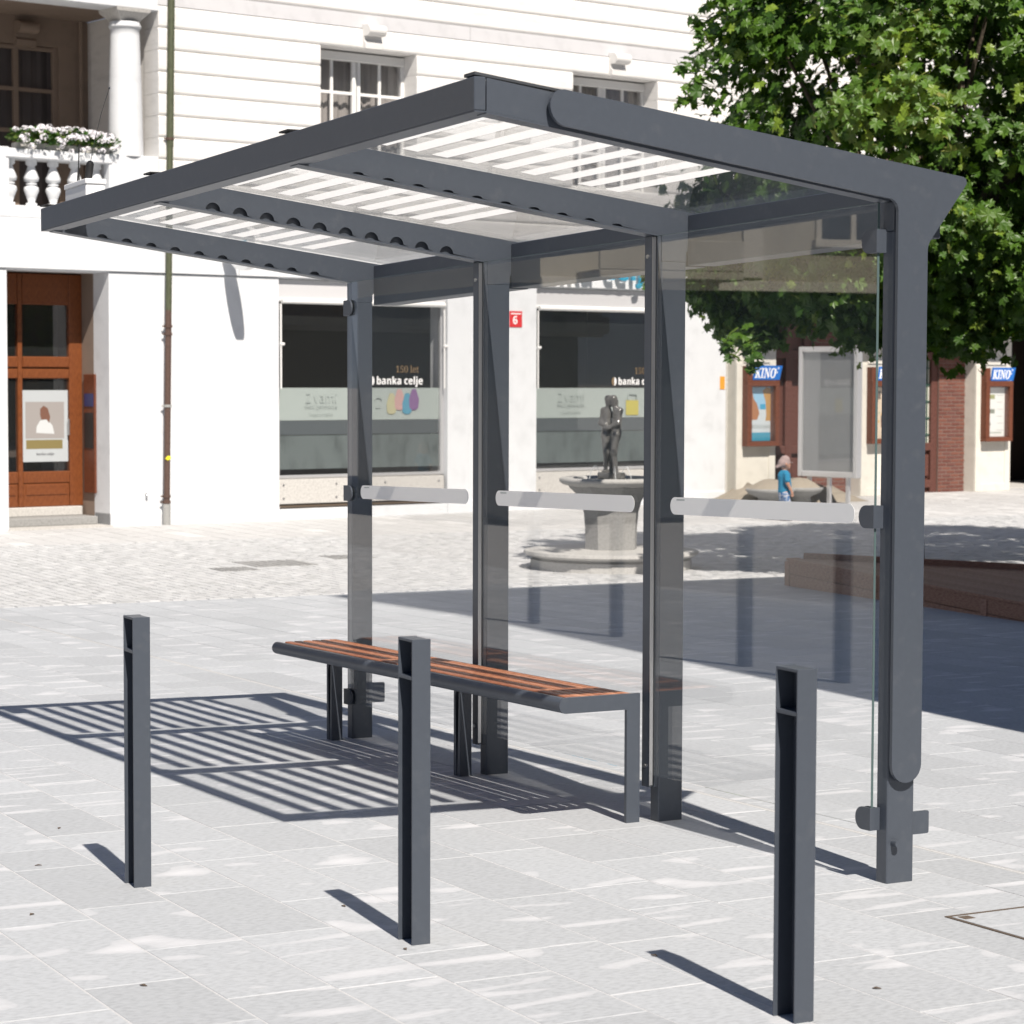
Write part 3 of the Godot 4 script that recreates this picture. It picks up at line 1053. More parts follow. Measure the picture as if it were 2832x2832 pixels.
func build_bank() -> void:
	var t := thing("bank_building", "white bank with coursed upper wall and two big shop windows", "building", fac())
	var st: SurfaceTool
	for e in [[-9.0, -1.70], [0.0, 3.07], [6.46, 8.40], [11.80, 12.95]]:
		st = begin()
		box(st, Vector3(e[0], -0.1, -0.5), Vector3(e[1], 3.905, 0.0))
		part("wall", st, M.white_wall, t)
		st = begin()
		cbox(st, Vector3(e[0], -0.1, -0.49), Vector3(e[1] - 0.002 if e[1] < 12 else e[1], 0.21, 0.022), 0.008)
		part("plinth", st, M.white_wall, t)
	st = begin()
	box(st, Vector3(-9.0, 3.93, -0.5), Vector3(2.30, 4.679, 0.035))
	part("band", st, M.white_wall, t)
	st = begin()
	box(st, Vector3(2.312, 3.93, -0.5), Vector3(12.95, 4.679, 0.035))
	part("band", st, M.white_wall, t)
	st = begin()
	box(st, Vector3(-9.0, 3.9051, -0.5), Vector3(12.9, 3.9299, -0.03))
	part("recess", st, M.white_wall, t)
	# coursed wall with two window openings
	var A := [3.853, 5.775]
	var B := [9.166, 11.16]
	for k in 10:
		var v0 := 4.679 + 0.3371 * k
		var v1 := v0 + 0.3371
		if k < 3 or k > 8:
			course(t, 0.86, 13.0, v0, v1)
		else:
			course(t, 0.86, A[0], v0, v1)
			course(t, A[1], B[0], v0, v1)
			course(t, B[1], 13.0, v0, v1)
	st = begin()
	box(st, Vector3(0.86, 8.054, -0.4), Vector3(6.9, 8.285, 0.038))
	part("grey_band", st, M.grey_band, t)
	st = begin()
	box(st, Vector3(6.908, 8.054, -0.4), Vector3(13.0, 8.285, 0.038))
	part("grey_band", st, M.grey_band, t)
	for k in 9:
		course(t, 0.86, 13.0, 8.29 + 0.34 * k, 8.63 + 0.34 * k)
	st = begin()
	box(st, Vector3(0.87, 4.68, -0.9), Vector3(3.85, 11.4, -0.401))
	box(st, Vector3(5.776, 4.68, -0.9), Vector3(9.165, 11.4, -0.401))
	box(st, Vector3(11.161, 4.68, -0.9), Vector3(12.99, 11.4, -0.401))
	box(st, Vector3(3.851, 7.72, -0.9), Vector3(5.775, 11.4, -0.401))
	box(st, Vector3(9.166, 7.72, -0.9), Vector3(11.16, 11.4, -0.401))
	part("wall_core", st, M.siding, t)
	upper_window(t, A[0], A[1], 5.69, 7.69)
	upper_window(t, B[0], B[1], 5.69, 7.69)
	scroll(t, 4.84, 7.87, 0.05, M.siding)
	scroll(t, 10.16, 7.87, 0.05, M.siding)
	scroll(t, 10.16, 11.2, 0.05, M.siding)
	shop_window(t, 3.072, 6.458, false)
	shop_window(t, 8.402, 11.798, true)
	# loggia: floor, back wall, side wall, ceiling, beam over the column
	st = begin()
	box(st, Vector3(-9.0, 4.60, -2.6), Vector3(0.86, 4.72, -0.5))
	part("loggia_floor", st, M.stone, t)
	st = begin()
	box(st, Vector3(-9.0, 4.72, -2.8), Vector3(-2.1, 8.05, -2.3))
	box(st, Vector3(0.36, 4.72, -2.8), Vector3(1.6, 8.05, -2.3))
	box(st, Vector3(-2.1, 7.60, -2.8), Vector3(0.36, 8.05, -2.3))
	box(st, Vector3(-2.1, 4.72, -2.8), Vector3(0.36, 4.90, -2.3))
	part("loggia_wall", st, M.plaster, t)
	st = begin()
	box(st, Vector3(0.885, 4.72, -2.3), Vector3(1.15, 8.05, -0.401))
	part("loggia_side_wall", st, M.siding, t)
	st = begin()
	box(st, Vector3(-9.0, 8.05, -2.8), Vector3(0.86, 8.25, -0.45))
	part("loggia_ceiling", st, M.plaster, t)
	st = begin()
	cbox(st, Vector3(-9.0, 7.95, -0.449), Vector3(0.858, 9.2, 0.06), 0.01)
	part("loggia_beam", st, M.white_wall, t)
	st = begin()
	box(st, Vector3(-2.1, 4.9, -2.75), Vector3(0.36, 7.6, -2.62))
	var lw := part("loggia_window", st, M.interior, t)
	st = begin()
	for i in 40:
		var a := -2.1 + 2.46 * i / 40.0
		var c := -2.1 + 2.46 * (i + 1) / 40.0
		quad(st, Vector3(a, 4.9, -2.58 + 0.02 * sin(i * 1.9)), Vector3(c, 4.9, -2.58 + 0.02 * sin((i + 1) * 1.9)), Vector3(c, 7.6, -2.58 + 0.02 * sin((i + 1) * 1.9)), Vector3(a, 7.6, -2.58 + 0.02 * sin(i * 1.9)))
	part("curtain", st, M.curtain_dark, lw)
	st = begin()
	for u in [-2.06, -1.1, -0.96, -0.37, 0.32]:
		cbox(st, Vector3(u - 0.045, 4.9, -2.42), Vector3(u + 0.045, 7.6, -2.34), 0.008)
	for v in [6.24, 6.9, 7.56]:
		cbox(st, Vector3(-2.1, v - 0.03, -2.415), Vector3(0.36, v + 0.03, -2.345), 0.008)
	part("frame", st, M.plaster, lw)
	scroll(t, -0.25, 7.72, -2.3, M.plaster)
	st = begin()
	tube(st, [Vector3(0.72, 8.04, -2.22), Vector3(0.72, 4.73, -2.22)], 0.035, 8)
	part("conduit", st, M.plaster, t)
	st = begin()
	lathe(st, [Vector2(0.275, 5.70), Vector2(0.268, 6.0), Vector2(0.25, 6.8), Vector2(0.225, 7.55), Vector2(0.222, 7.66), Vector2(0.245, 7.67), Vector2(0.255, 7.70), Vector2(0.235, 7.73), Vector2(0.23, 7.76)], 28, Vector3(0.415, 0, -0.2))
	var col := part("column", st, M.white_wall, t)
	st = begin()
	lathe(st, [Vector2(0.23, 7.76), Vector2(0.27, 7.80), Vector2(0.40, 7.90), Vector2(0.42, 7.9495)], 4, Vector3(0.415, 0, -0.2), false, PI / 4)
	part("capital", st, M.stone, col)
	# parapet of the loggia
	for e in [[-9.0, -1.66], [0.0, 0.86]]:
		st = begin()
		cbox(st, Vector3(e[0], 4.68, -0.45), Vector3(e[1], 5.715, 0.04), 0.008)
		part("parapet_pier", st, M.white_wall, t)
	st = begin()
	cbox(st, Vector3(-1.66, 4.68, -0.38), Vector3(0.0, 4.86, 0.03), 0.01)
	part("parapet_base", st, M.white_wall, t)
	st = begin()
	cbox(st, Vector3(-1.72, 5.56, -0.40), Vector3(0.05, 5.70, 0.06), 0.012)
	part("parapet_rail", st, M.white_wall, t)
	st = begin()
	lathe(st, [Vector2(0.085, 0.0), Vector2(0.085, 0.05), Vector2(0.05, 0.06), Vector2(0.075, 0.14), Vector2(0.115, 0.24), Vector2(0.105, 0.29), Vector2(0.06, 0.315), Vector2(0.085, 0.325), Vector2(0.085, 0.345), Vector2(0.06, 0.355), Vector2(0.105, 0.38), Vector2(0.115, 0.43), Vector2(0.075, 0.53), Vector2(0.05, 0.60), Vector2(0.085, 0.63), Vector2(0.085, 0.70)], 16, Vector3.ZERO)
	var bm := mesh_of(st)
	for i in 5:
		shared("baluster", bm, M.white_wall, t, at(Vector3(-1.57 + 0.36 * i, 4.86, -0.15)))
	# door in its deep porch
	st = begin()
	box(st, Vector3(-1.72, -0.1, -1.0), Vector3(0.02, 0.025, 0.06))
	part("door_sill", st, M.stone, t)
	st = begin()
	cbox(st, Vector3(-1.72, 0.025, -1.0), Vector3(-0.02, 0.15, -0.35), 0.01)
	part("door_step", st, M.granite, t)
	st = begin()
	cbox(st, Vector3(-1.72, 0.15, -1.0), Vector3(-0.05, 0.29, -0.80), 0.01)
	part("door_step", st, M.stone, t)
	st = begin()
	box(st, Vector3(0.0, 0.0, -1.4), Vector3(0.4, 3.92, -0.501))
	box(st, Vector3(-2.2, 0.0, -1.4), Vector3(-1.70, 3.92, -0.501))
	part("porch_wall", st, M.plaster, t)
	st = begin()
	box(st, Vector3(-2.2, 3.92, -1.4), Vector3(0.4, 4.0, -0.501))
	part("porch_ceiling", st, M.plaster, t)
	st = begin()
	for e in [[-1.10, -1.02], [-0.225, 0.0], [-1.72, -1.50]]:
		cbox(st, Vector3(e[0], 0.29, -0.98), Vector3(e[1], 3.9, -0.88), 0.01)
	cbox(st, Vector3(-1.499, 3.42, -0.98), Vector3(-1.101, 3.9, -0.885), 0.01)
	cbox(st, Vector3(-1.019, 3.42, -0.98), Vector3(-0.226, 3.9, -0.885), 0.01)
	for e in [[-1.499, -1.101], [-1.019, -0.226]]:
		cbox(st, Vector3(e[0], 2.28, -0.98), Vector3(e[1], 2.43, -0.885), 0.01)
		cbox(st, Vector3(e[0], 2.45, -0.98), Vector3(e[1], 2.62, -0.872), 0.014)
		cbox(st, Vector3(e[0], 0.66, -0.98), Vector3(e[1], 0.84, -0.885), 0.01)
		cbox(st, Vector3(e[0], 0.29, -0.98), Vector3(e[1], 0.659, -0.90), 0.01)
		cbox(st, Vector3(e[0] + 0.04, 0.47, -0.93), Vector3(e[1] - 0.04, 0.64, -0.888), 0.012)
	var d := part("door", st, M.door_wood, t)
	for e in [[-1.5, -1.1], [-1.02, -0.225]]:
		for v in [[0.84, 2.28], [2.62, 3.42]]:
			st = begin()
			box(st, Vector3(e[0], v[0], -0.935), Vector3(e[1], v[1], -0.929))
			part("pane", st, M.shop_glass, d)
	st = begin()
	box(st, Vector3(-2.2, 0.0, -2.4), Vector3(0.4, 4.0, -2.3))
	box(st, Vector3(-2.2, 0.0, -2.3), Vector3(-2.1, 4.0, -1.401))
	box(st, Vector3(0.3, 0.0, -2.3), Vector3(0.4, 4.0, -1.401))
	part("hallway", st, M.interior, d)
	st = begin()
	cbox(st, Vector3(-0.262, 1.4, -0.885), Vector3(-0.242, 1.65, -0.84), 0.004)
	part("handle", st, M.steel, d)
	# cash machine set in the porch side
	st = begin()
	cbox(st, Vector3(-0.035, 0.5, -0.78), Vector3(0.0, 2.35, -0.42), 0.006)
	var cm := part("cash_machine", st, M.case_wood, t)
	st = begin()
	box(st, Vector3(-0.045, 1.85, -0.74), Vector3(-0.0355, 2.05, -0.46))
	part("screen_hood", st, mat(Color(0.02, 0.03, 0.12), 0.4), cm)
	st = begin()
	box(st, Vector3(-0.045, 1.2, -0.74), Vector3(-0.0355, 1.75, -0.46))
	part("keypad_panel", st, M.black, cm)
	st = begin()
	tube(st, [Vector3(0.62, 0.49, 0.0), Vector3(0.62, 0.49, 0.04), Vector3(0.62, 0.45, 0.045)], 0.02, 8)
	part("hook", st, M.steel, t)
	st = begin()
	box(st, Vector3(-9.2, 11.35, -8), Vector3(13.05, 11.6, 0.3))
	part("cornice", st, M.siding, t)
	st = begin()
	hexa(st, [Vector3(-9.2, 11.6, -8), Vector3(13.05, 11.6, -8), Vector3(-9.2, 14.0, -5), Vector3(13.05, 14.0, -5), Vector3(-9.2, 11.6, 0.3), Vector3(13.05, 11.6, 0.3), Vector3(-9.2, 14.0, -4.5), Vector3(13.05, 14.0, -4.5)])
	part("roof", st, M.roof_tile, t)

	# raised letters of the bank on the band
	var s := thing("bank_sign", "blue raised lettering on the white band over the shop window", "sign", fac(9.8, 4.22, 0.14))
	lettering("word", "banka", 0.56, 0.05, M.letter_blue, s, at(Vector3(-1.0, 0.05, 0)), "Droid Sans", 700)
	lettering("word", "celje", 0.56, 0.05, M.letter_blue, s, at(Vector3(0.66, 0.05, 0)), "Droid Sans", 700)
	st = begin()
	for u in [-1.7, -0.4, 0.2, 1.1]:
		tube(st, [Vector3(u, 0.05, -0.11), Vector3(u, 0.05, -0.02)], 0.008, 6)
	part("stud", st, M.steel, s)
	# poster in the door
	var p := thing("door_poster", "pale poster of a person in white taped inside the wooden door", "poster", fac(-0.63, 0.99, -0.926))
	st = begin()
	box(st, Vector3(-0.395, 0, 0), Vector3(0.395, 1.11, 0.004))
	part("sheet", st, mat(Color(0.42, 0.45, 0.47), 0.6), p)
	var pr := [["photo", -0.33, 0.33, 0.36, 0.93, Color(0.30, 0.28, 0.27)], ["caption_bar", -0.32, 0.30, 0.2, 0.34, Color(0.20, 0.16, 0.06)]]
	for e in pr:
		st = begin()
		box(st, Vector3(e[1], e[3], 0.0042), Vector3(e[2], e[4], 0.0052))
		part(e[0], st, mat(e[5], 0.6), p)
	st = begin()
	prism(st, PackedVector2Array([Vector2(-0.15, 0.45), Vector2(0.16, 0.43), Vector2(0.13, 0.56), Vector2(0.04, 0.66), Vector2(-0.08, 0.64), Vector2(-0.14, 0.55)]), xy(), 0.0054, 0.0062)
	part("printed_figure", st, mat(Color(0.55, 0.57, 0.58), 0.6), p)
	st = begin()
	prism(st, PackedVector2Array([Vector2(-0.06, 0.655), Vector2(0.03, 0.655), Vector2(0.07, 0.60), Vector2(0.09, 0.7), Vector2(0.05, 0.83), Vector2(-0.02, 0.87), Vector2(-0.08, 0.82), Vector2(-0.08, 0.72)]), xy(), 0.0064, 0.0072)
	part("printed_figure", st, mat(Color(0.16, 0.075, 0.05), 0.6), p)
	lettering("print", "banka celje", 0.055, 0.001, M.letter_dark, p, at(Vector3(0, 0.12, 0.006)), "Droid Sans", 700)
	# rain pipe, repaired in several pieces, a little out of plumb
	var rp := thing("rain_pipe", "patched rain pipe, green above and rusty brown below, on the white wall", "pipe", fac(0.93, 0, 0.1))
	var segs := [[0.0, 0.33, 0.062, M.pipe_zinc], [0.33, 3.35, 0.05, M.pipe_rust], [3.35, 5.9, 0.05, M.pipe_green], [5.9, 9.5, 0.055, M.pipe_green]]
	for g in segs:
		st = begin()
		tube(st, [Vector3(0.0165 * g[0], g[0] - 0.02, 0), Vector3(0.0165 * g[1], g[1], 0)], g[2], 14)
		part("pipe", st, g[3], rp)
	for v in [0.45, 0.36, 1.86, 3.1, 2.98, 6.0]:
		st = begin()
		tube(st, [Vector3(0.0165 * v, v - 0.02, 0), Vector3(0.0165 * v, v + 0.02, 0)], 0.064, 14)
		box(st, Vector3(0.0165 * v - 0.09, v - 0.012, -0.03), Vector3(0.0165 * v + 0.06, v + 0.012, -0.015))
		part("bracket", st, M.pipe_zinc if v == 1.86 else M.pipe_rust, rp)
	st = begin()
	prism(st, PackedVector2Array([Vector2(-0.045, 1.035), Vector2(0.0, 1.01), Vector2(0.055, 1.04), Vector2(0.05, 1.075), Vector2(0.01, 1.085), Vector2(-0.02, 1.07)]), xy(), 0.048, 0.056)
	part("sticker", st, M.yellow, rp)
	# projecting signs whose shadows fall on the wall
	for e in [[2.02, "oval white bank sign projecting from the wall beside the rain pipe"], [12.58, "white sign projecting from the far end of the bank wall"]]:
		var b := thing("projecting_sign", e[1], "sign", fac(e[0], 4.02, 0.035))
		st = begin()
		var pp := PackedVector2Array()
		for a in 25:
			var an := TAU * a / 24.0
			pp.append(Vector2(0.64 + 0.42 * cos(an), 0.30 + 0.34 * sin(an)))
		pp.remove_at(24)
		prism(st, pp, func(q: Vector2, dd: float) -> Vector3: return Vector3(dd, q.y, q.x), -0.06, 0.06)
		part("panel", st, M.plastic_white, b)
		if e[0] < 5.0:
			st = begin()
			box(st, Vector3(-0.064, 0.12, 0.5), Vector3(-0.0605, 0.42, 0.8))
			part("panel_print", st, M.letter_blue, b)
		st = begin()
		box(st, Vector3(-0.03, 0.1, 0.0), Vector3(0.03, 0.16, 0.5))
		box(st, Vector3(-0.03, 0.46, 0.0), Vector3(0.03, 0.52, 0.5))
		part("bracket", st, M.alu, b)
	var hn := thing("house_number", "small red plate with a white number on the pier", "sign", fac(7.93, 3.2, 0.0))
	st = begin()
	cbox(st, Vector3(-0.14, 0, 0.001), Vector3(0.14, 0.28, 0.012), 0.004)
	part("plate", st, M.red, hn)
	lettering("number", "6", 0.2, 0.002, M.letter_white, hn, at(Vector3(-0.02, 0.12, 0.013)), "Droid Sans", 700)
	st = begin()
	box(st, Vector3(-0.11, 0.225, 0.0122), Vector3(0.11, 0.245, 0.0132))
	part("print", st, M.letter_white, hn)
	var ot := thing("orange_tag", "small orange plate at the end of the white wall", "sign", fac(12.86, 2.1, 0.0))
	st = begin()
	cbox(st, Vector3(-0.06, 0.02, 0.001), Vector3(0.06, 0.26, 0.012), 0.003)
	part("plate", st, M.orange, ot)
	# flowers on the parapet
	flower_trough()

func flower_trough() -> void:
	var t := thing("flower_trough", "trough of white blossoms and green leaves on the balcony rail", "flowers", fac(-0.72, 5.70, -0.1))
	var st := begin()
	cbox(st, Vector3(-0.78, 0.0, -0.12), Vector3(0.75, 0.10, 0.10), 0.008)
	part("trough", st, M.stone, t)
	st = begin()
	st.set_smooth_group(-1)
	for i in 900:
		var a := rng.randf_range(-0.88, 0.86)
		var r := sqrt(rng.randf())
		var an := rng.randf_range(-0.4, PI * 0.95)
		var p := Vector3(a, 0.12 + 0.22 * r * sin(an) * (1.0 - 0.5 * a * a), 0.02 + 0.24 * r * cos(an))
		var q := Basis.from_euler(Vector3(rng.randf_range(-1.3, 0.4), rng.randf_range(0, TAU), rng.randf_range(-0.5, 0.5)))
		var s := rng.randf_range(0.03, 0.055)
		st.set_color([Color(0.03, 0.09, 0.012), Color(0.06, 0.16, 0.02), Color(0.10, 0.15, 0.03)][i % 3])
		tri(st, p, p + q * Vector3(s, 0.3 * s, s * 0.6), p + q * Vector3(0, 0, s * 1.5))
		tri(st, p, p + q * Vector3(0, 0, s * 1.5), p + q * Vector3(-s, 0.3 * s, s * 0.6))
	part("foliage", st, M.leaf, t).set_meta("kind", "stuff")
	var blooms := []
	for k in 3:
		st = begin()
		for i in 22:
			var d := Vector3(rng.randf_range(-1, 1), rng.randf_range(-0.5, 1), rng.randf_range(-1, 1)).normalized()
			var c := d * Vector3(0.06, 0.04, 0.05)
			var s := 0.02
			var x := d.cross(Vector3.UP if absf(d.y) < 0.9 else Vector3.RIGHT).normalized()
			var y := d.cross(x)
			for j in 5:
				var a0 := TAU * j / 5.0
				tri_out(st, c, c + (x * cos(a0 - 0.5) + y * sin(a0 - 0.5)) * s + d * 0.006, c + (x * cos(a0 + 0.5) + y * sin(a0 + 0.5)) * s + d * 0.006, c - d)
		blooms.append(mesh_of(st))
	for i in 62:
		var a := -0.84 + 1.66 * (i + rng.randf() * 0.8) / 62.0
		var an := rng.randf_range(-0.55, 1.9)
		var r := rng.randf_range(0.85, 1.08)
		var p := Vector3(a, 0.12 + 0.24 * r * sin(an) * (1.0 - 0.45 * a * a), 0.03 + 0.25 * r * cos(an))
		shared("blossom", blooms[i % 3], M.petal, t, Transform3D(Basis.from_euler(Vector3(rng.randf_range(-0.5, 0.5), rng.randf_range(0, TAU), 0)) * rng.randf_range(0.6, 1.15), p))

# ---------------------------------------------------------------- cinema
func bricks(t: Node3D, u0: float, u1: float, v0: float, v1: float, w: float, single: bool) -> void:
	var st := begin()
	box(st, Vector3(u0, v0, w - 0.3), Vector3(u1, v1, w - 0.006))
	part("brick_panel", st, M.mortar, t)
	var parent: Node3D = t
	var joined := [begin(), begin(), begin(), begin()]
	var made := {}
	var v := v0
	var row := 0
	while v < v1 - 0.01:
		var h := minf(0.066, v1 - v)
		var u := u0 - (0.0 if row % 2 else 0.13)
		while u < u1 - 0.01:
			var a := maxf(u, u0)
			var b := minf(u + 0.25, u1)
			if b - a > 0.03:
				var k := rng.randi() % 4
				var pr := rng.randf_range(-0.003, 0.004)
				if single:
					var key := "%.2f %.3f" % [b - a, h]
					if not made.has(key):
						var s := begin()
						cbox(s, Vector3(0, 0, -0.05), Vector3(b - a - 0.01, h - 0.01, 0), 0.004)
						made[key] = mesh_of(s)
					shared("brick", made[key], M.brick[k], parent, at(Vector3(a + 0.005, v + 0.005, w + pr)))
				else:
					box(joined[k], Vector3(a + 0.005, v + 0.005, w - 0.05), Vector3(b - 0.005, v + h - 0.005, w + pr))
			u += 0.26
		v += 0.076
		row += 1
	if not single:
		for k in 4:
			part("bricks", joined[k], M.brick[k], parent).set_meta("kind", "stuff")

func build_cinema() -> void:
	var t := thing("cinema_building", "brick cinema with cream pilasters and brown doors beside the bank", "building", fac(13.0, 0, 0))
	var st: SurfaceTool
	var pil := [[0.24, 1.27], [3.63, 4.68], [7.03, 8.13], [10.6, 11.7]]
	for e in pil:
		st = begin()
		cbox(st, Vector3(e[0], -0.1, -0.5), Vector3(e[1], 4.3, -0.02), 0.012)
		var p := part("pilaster", st, M.cream, t)
		st = begin()   # raised border round a sunk panel
		cbox(st, Vector3(e[0] + 0.002, 0.0, -0.03), Vector3(e[0] + 0.17, 2.62, 0.0), 0.006)
		cbox(st, Vector3(e[1] - 0.17, 0.0, -0.03), Vector3(e[1] - 0.002, 4.2, 0.0), 0.006)
		cbox(st, Vector3(e[0] + 0.17, 2.62, -0.03), Vector3(e[1] - 0.17, 2.78, 0.0), 0.006)
		cbox(st, Vector3(e[0] + 0.17, 0.0, -0.03), Vector3(e[1] - 0.17, 0.16, 0.0), 0.006)
		part("border", st, M.cream, p)
		st = begin()
		var m: float = (e[0] + e[1]) / 2
		for rr in [[0.30, 0.0], [0.22, 0.03]]:
			var q := PackedVector2Array()
			for a in 20:
				q.append(Vector2(m + rr[0] * 0.8 * cos(TAU * a / 20.0), 3.32 + rr[0] * sin(TAU * a / 20.0)))
			prism(st, q, xy(), -0.03, 0.03 + rr[1])
		part("medallion", st, mat(Color(0.35, 0.17, 0.10), 0.9), p)
	st = begin()
	box(st, Vector3(-0.04, -0.1, -0.5), Vector3(0.24, 4.3, -0.25))
	part("corner_wall", st, M.stone, t)
	# infill between the pilasters
	bricks(t, 2.55, 3.63, 0.0, 4.2, -0.3, true)
	bricks(t, 6.23, 7.03, 0.0, 2.7, -0.3, true)
	bricks(t, 6.23, 7.03, 2.7, 4.2, -0.3, false)
	bricks(t, 1.27, 1.36, 0.0, 4.2, -0.3, false)
	for e in [[1.36, 2.55, 2, false], [4.68, 6.23, 2, true]]:
		st = begin()
		box(st, Vector3(e[0], 0.0, -0.55), Vector3(e[1], 4.2, -0.42))
		for u in [e[0] + 0.09, (e[0] + e[1]) / 2, e[1] - 0.09]:
			cbox(st, Vector3(u - 0.09, 0.0, -0.42), Vector3(u + 0.09, 4.1, -0.34), 0.012)
		for v in [0.1, 0.86, 2.72]:
			cbox(st, Vector3(e[0], v, -0.4195), Vector3(e[1], v + 0.16, -0.345), 0.012)
		var d := part("double_door", st, M.brown_wood, t)
		for s in [0, 1]:
			var a: float = e[0] + 0.18 + s * ((e[1] - e[0]) / 2 - 0.09)
			var b: float = a + (e[1] - e[0]) / 2 - 0.27
			st = begin()
			cbox(st, Vector3(a + 0.03, 0.34, -0.41), Vector3(b - 0.03, 0.78, -0.37), 0.015)
			part("door_panel", st, M.brown_wood, d)
			if e[3]:
				st = begin()
				box(st, Vector3(a, 1.02, -0.4195), Vector3(b, 2.72, -0.412))
				part("blind", st, mat(Color(0.55, 0.55, 0.48), 0.8), d)
				st = begin()
				for i in 3:
					var u := a + (b - a) * (i + 0.5) / 3.0
					box(st, Vector3(u - 0.014, 1.02, -0.411), Vector3(u + 0.014, 2.72, -0.385))
				for i in 5:
					var v := 1.02 + 1.7 * (i + 0.5) / 5.0
					box(st, Vector3(a, v - 0.014, -0.410), Vector3(b, v + 0.014, -0.386))
				part("glazing_bars", st, mat(Color(0.03, 0.07, 0.055), 0.5), d)
	st = begin()
	box(st, Vector3(8.13, 0.0, -3.0), Vector3(13.9, 4.2, -2.9))
	box(st, Vector3(13.8, 0.0, -2.9), Vector3(13.9, 4.2, -0.6))
	box(st, Vector3(10.6, 4.0, -2.9), Vector3(13.8, 4.2, -0.6))
	box(st, Vector3(8.13, 4.0, -2.9), Vector3(10.6, 4.2, -0.5))
	part("entrance_hall", st, M.interior, t)
	st = begin()
	cbox(st, Vector3(8.13, 0.0, -0.5), Vector3(8.45, 4.1, -0.4), 0.01)
	cbox(st, Vector3(10.3, 0.0, -0.5), Vector3(10.6, 4.1, -0.4), 0.01)
	part("entrance_frame", st, M.brown_wood, t)
	# canopy over the doors: its shadow lies on the pilasters
	st = begin()
	cbox(st, Vector3(0.0, 4.25, -0.5), Vector3(14.0, 4.45, 1.32), 0.02)
	part("canopy", st, M.stone, t)
	st = begin()
	box(st, Vector3(-0.04, 0.0, -6.0), Vector3(14.0, 0.02, -0.55))
	part("floor", st, M.stone, t)
	st = begin()
	box(st, Vector3(11.7, -0.1, -0.6), Vector3(14.0, 4.25, -0.3))
	part("wall", st, M.mortar, t)
	for k in 21:
		var v0 := 4.45 + 0.34 * k
		if k >= 12 and k <= 18:
			course(t, 0.0, 1.15, v0, v0 + 0.34)
			course(t, 2.75, 14.0, v0, v0 + 0.34)
		else:
			course(t, 0.0, 14.0, v0, v0 + 0.34)
	upper_window(t, 1.15, 2.75, 8.53, 10.9)
	st = begin()
	box(st, Vector3(0.0, 4.45, -0.9), Vector3(1.15, 11.5, -0.401))
	box(st, Vector3(2.75, 4.45, -0.9), Vector3(14.0, 11.5, -0.401))
	box(st, Vector3(1.15, 4.45, -0.9), Vector3(2.75, 8.52, -0.401))
	part("wall_core", st, M.siding, t)
	# three poster cases with their signs
	var names := ["with a blue and orange beach poster", "with a pale poster of many figures", "with a white programme sheet"]
	for i in 3:
		var e: Array = pil[i]
		var c := thing("poster_case", "dark wooden showcase %s on the cream pilaster" % names[i], "showcase", fac(13.0 + e[0] + 0.14, 1.04, 0.0), "poster showcases of the cinema")
		st = begin()
		cbox(st, Vector3(0.0, 0.0, 0.0), Vector3(0.84, 0.09, 0.16), 0.006)
		cbox(st, Vector3(0.0, 1.14, 0.0), Vector3(0.84, 1.25, 0.16), 0.006)
		cbox(st, Vector3(0.0, 0.09, 0.0), Vector3(0.12, 1.14, 0.155), 0.006)
		cbox(st, Vector3(0.74, 0.09, 0.0), Vector3(0.84, 1.14, 0.155), 0.006)
		cbox(st, Vector3(0.0, 1.251, 0.0), Vector3(0.14, 1.52, 0.14), 0.004)
		part("frame", st, M.case_wood, c)
		st = begin()
		box(st, Vector3(0.12, 0.09, 0.001), Vector3(0.74, 1.14, 0.03))
		part("back_board", st, M.case_wood, c)
		var sh := [[0.125, 0.735, 0.1, 1.13]]
		st = begin()
		box(st, Vector3(0.15, 0.10, 0.031), Vector3(0.71, 1.12, 0.034))
		var poster := part("poster", st, mat([Color(0.55, 0.62, 0.66), Color(0.6, 0.5, 0.38), Color(0.74, 0.76, 0.74)][i], 0.6), c)
		if i == 0:
			var blocks := [[[0.15, 0.70], [0.15, 1.12], [0.71, 1.12], [0.71, 0.70]], [[0.15, 0.50], [0.15, 1.12], [0.22, 1.08], [0.27, 0.9], [0.36, 0.8], [0.42, 0.62], [0.36, 0.5]], [[0.71, 0.48], [0.71, 1.10], [0.60, 1.12], [0.50, 1.05], [0.58, 0.85], [0.60, 0.6], [0.58, 0.48]], [[0.15, 0.10], [0.15, 0.26], [0.71, 0.26], [0.71, 0.10]], [[0.44, 0.70], [0.44, 0.80], [0.58, 0.80], [0.58, 0.70]]]
			var cc := [Color(0.28, 0.52, 0.72), Color(0.38, 0.15, 0.05), Color(0.46, 0.25, 0.06), Color(0.03, 0.28, 0.42), Color(0.02, 0.32, 0.55)]
			for k in 5:
				st = begin()
				var pp := PackedVector2Array()
				for q in blocks[k]:
					pp.append(Vector2(q[0], q[1]))
				prism(st, pp, xy(), 0.0341 + 0.0004 * (k + 1) - 0.0003, 0.0343 + 0.0004 * (k + 1))
				part("print", st, mat(cc[k], 0.6), poster)
			lettering("print", "OBČUDOVANI", 0.085, 0.001, M.letter_grey, poster, at(Vector3(0.43, 0.37, 0.0375)))
		elif i == 1:
			for k in 26:
				st = begin()
				var a := rng.randf_range(0.16, 0.6)
				var v := rng.randf_range(0.12, 0.95)
				box(st, Vector3(a, v, 0.0342), Vector3(minf(a + rng.randf_range(0.03, 0.12), 0.7), v + rng.randf_range(0.04, 0.16), 0.0345 + 0.0002 * k))
				part("print", st, mat([Color(0.20, 0.07, 0.03), Color(0.55, 0.36, 0.14), Color(0.12, 0.09, 0.07), Color(0.42, 0.42, 0.30)][k % 4], 0.6), poster)
		else:
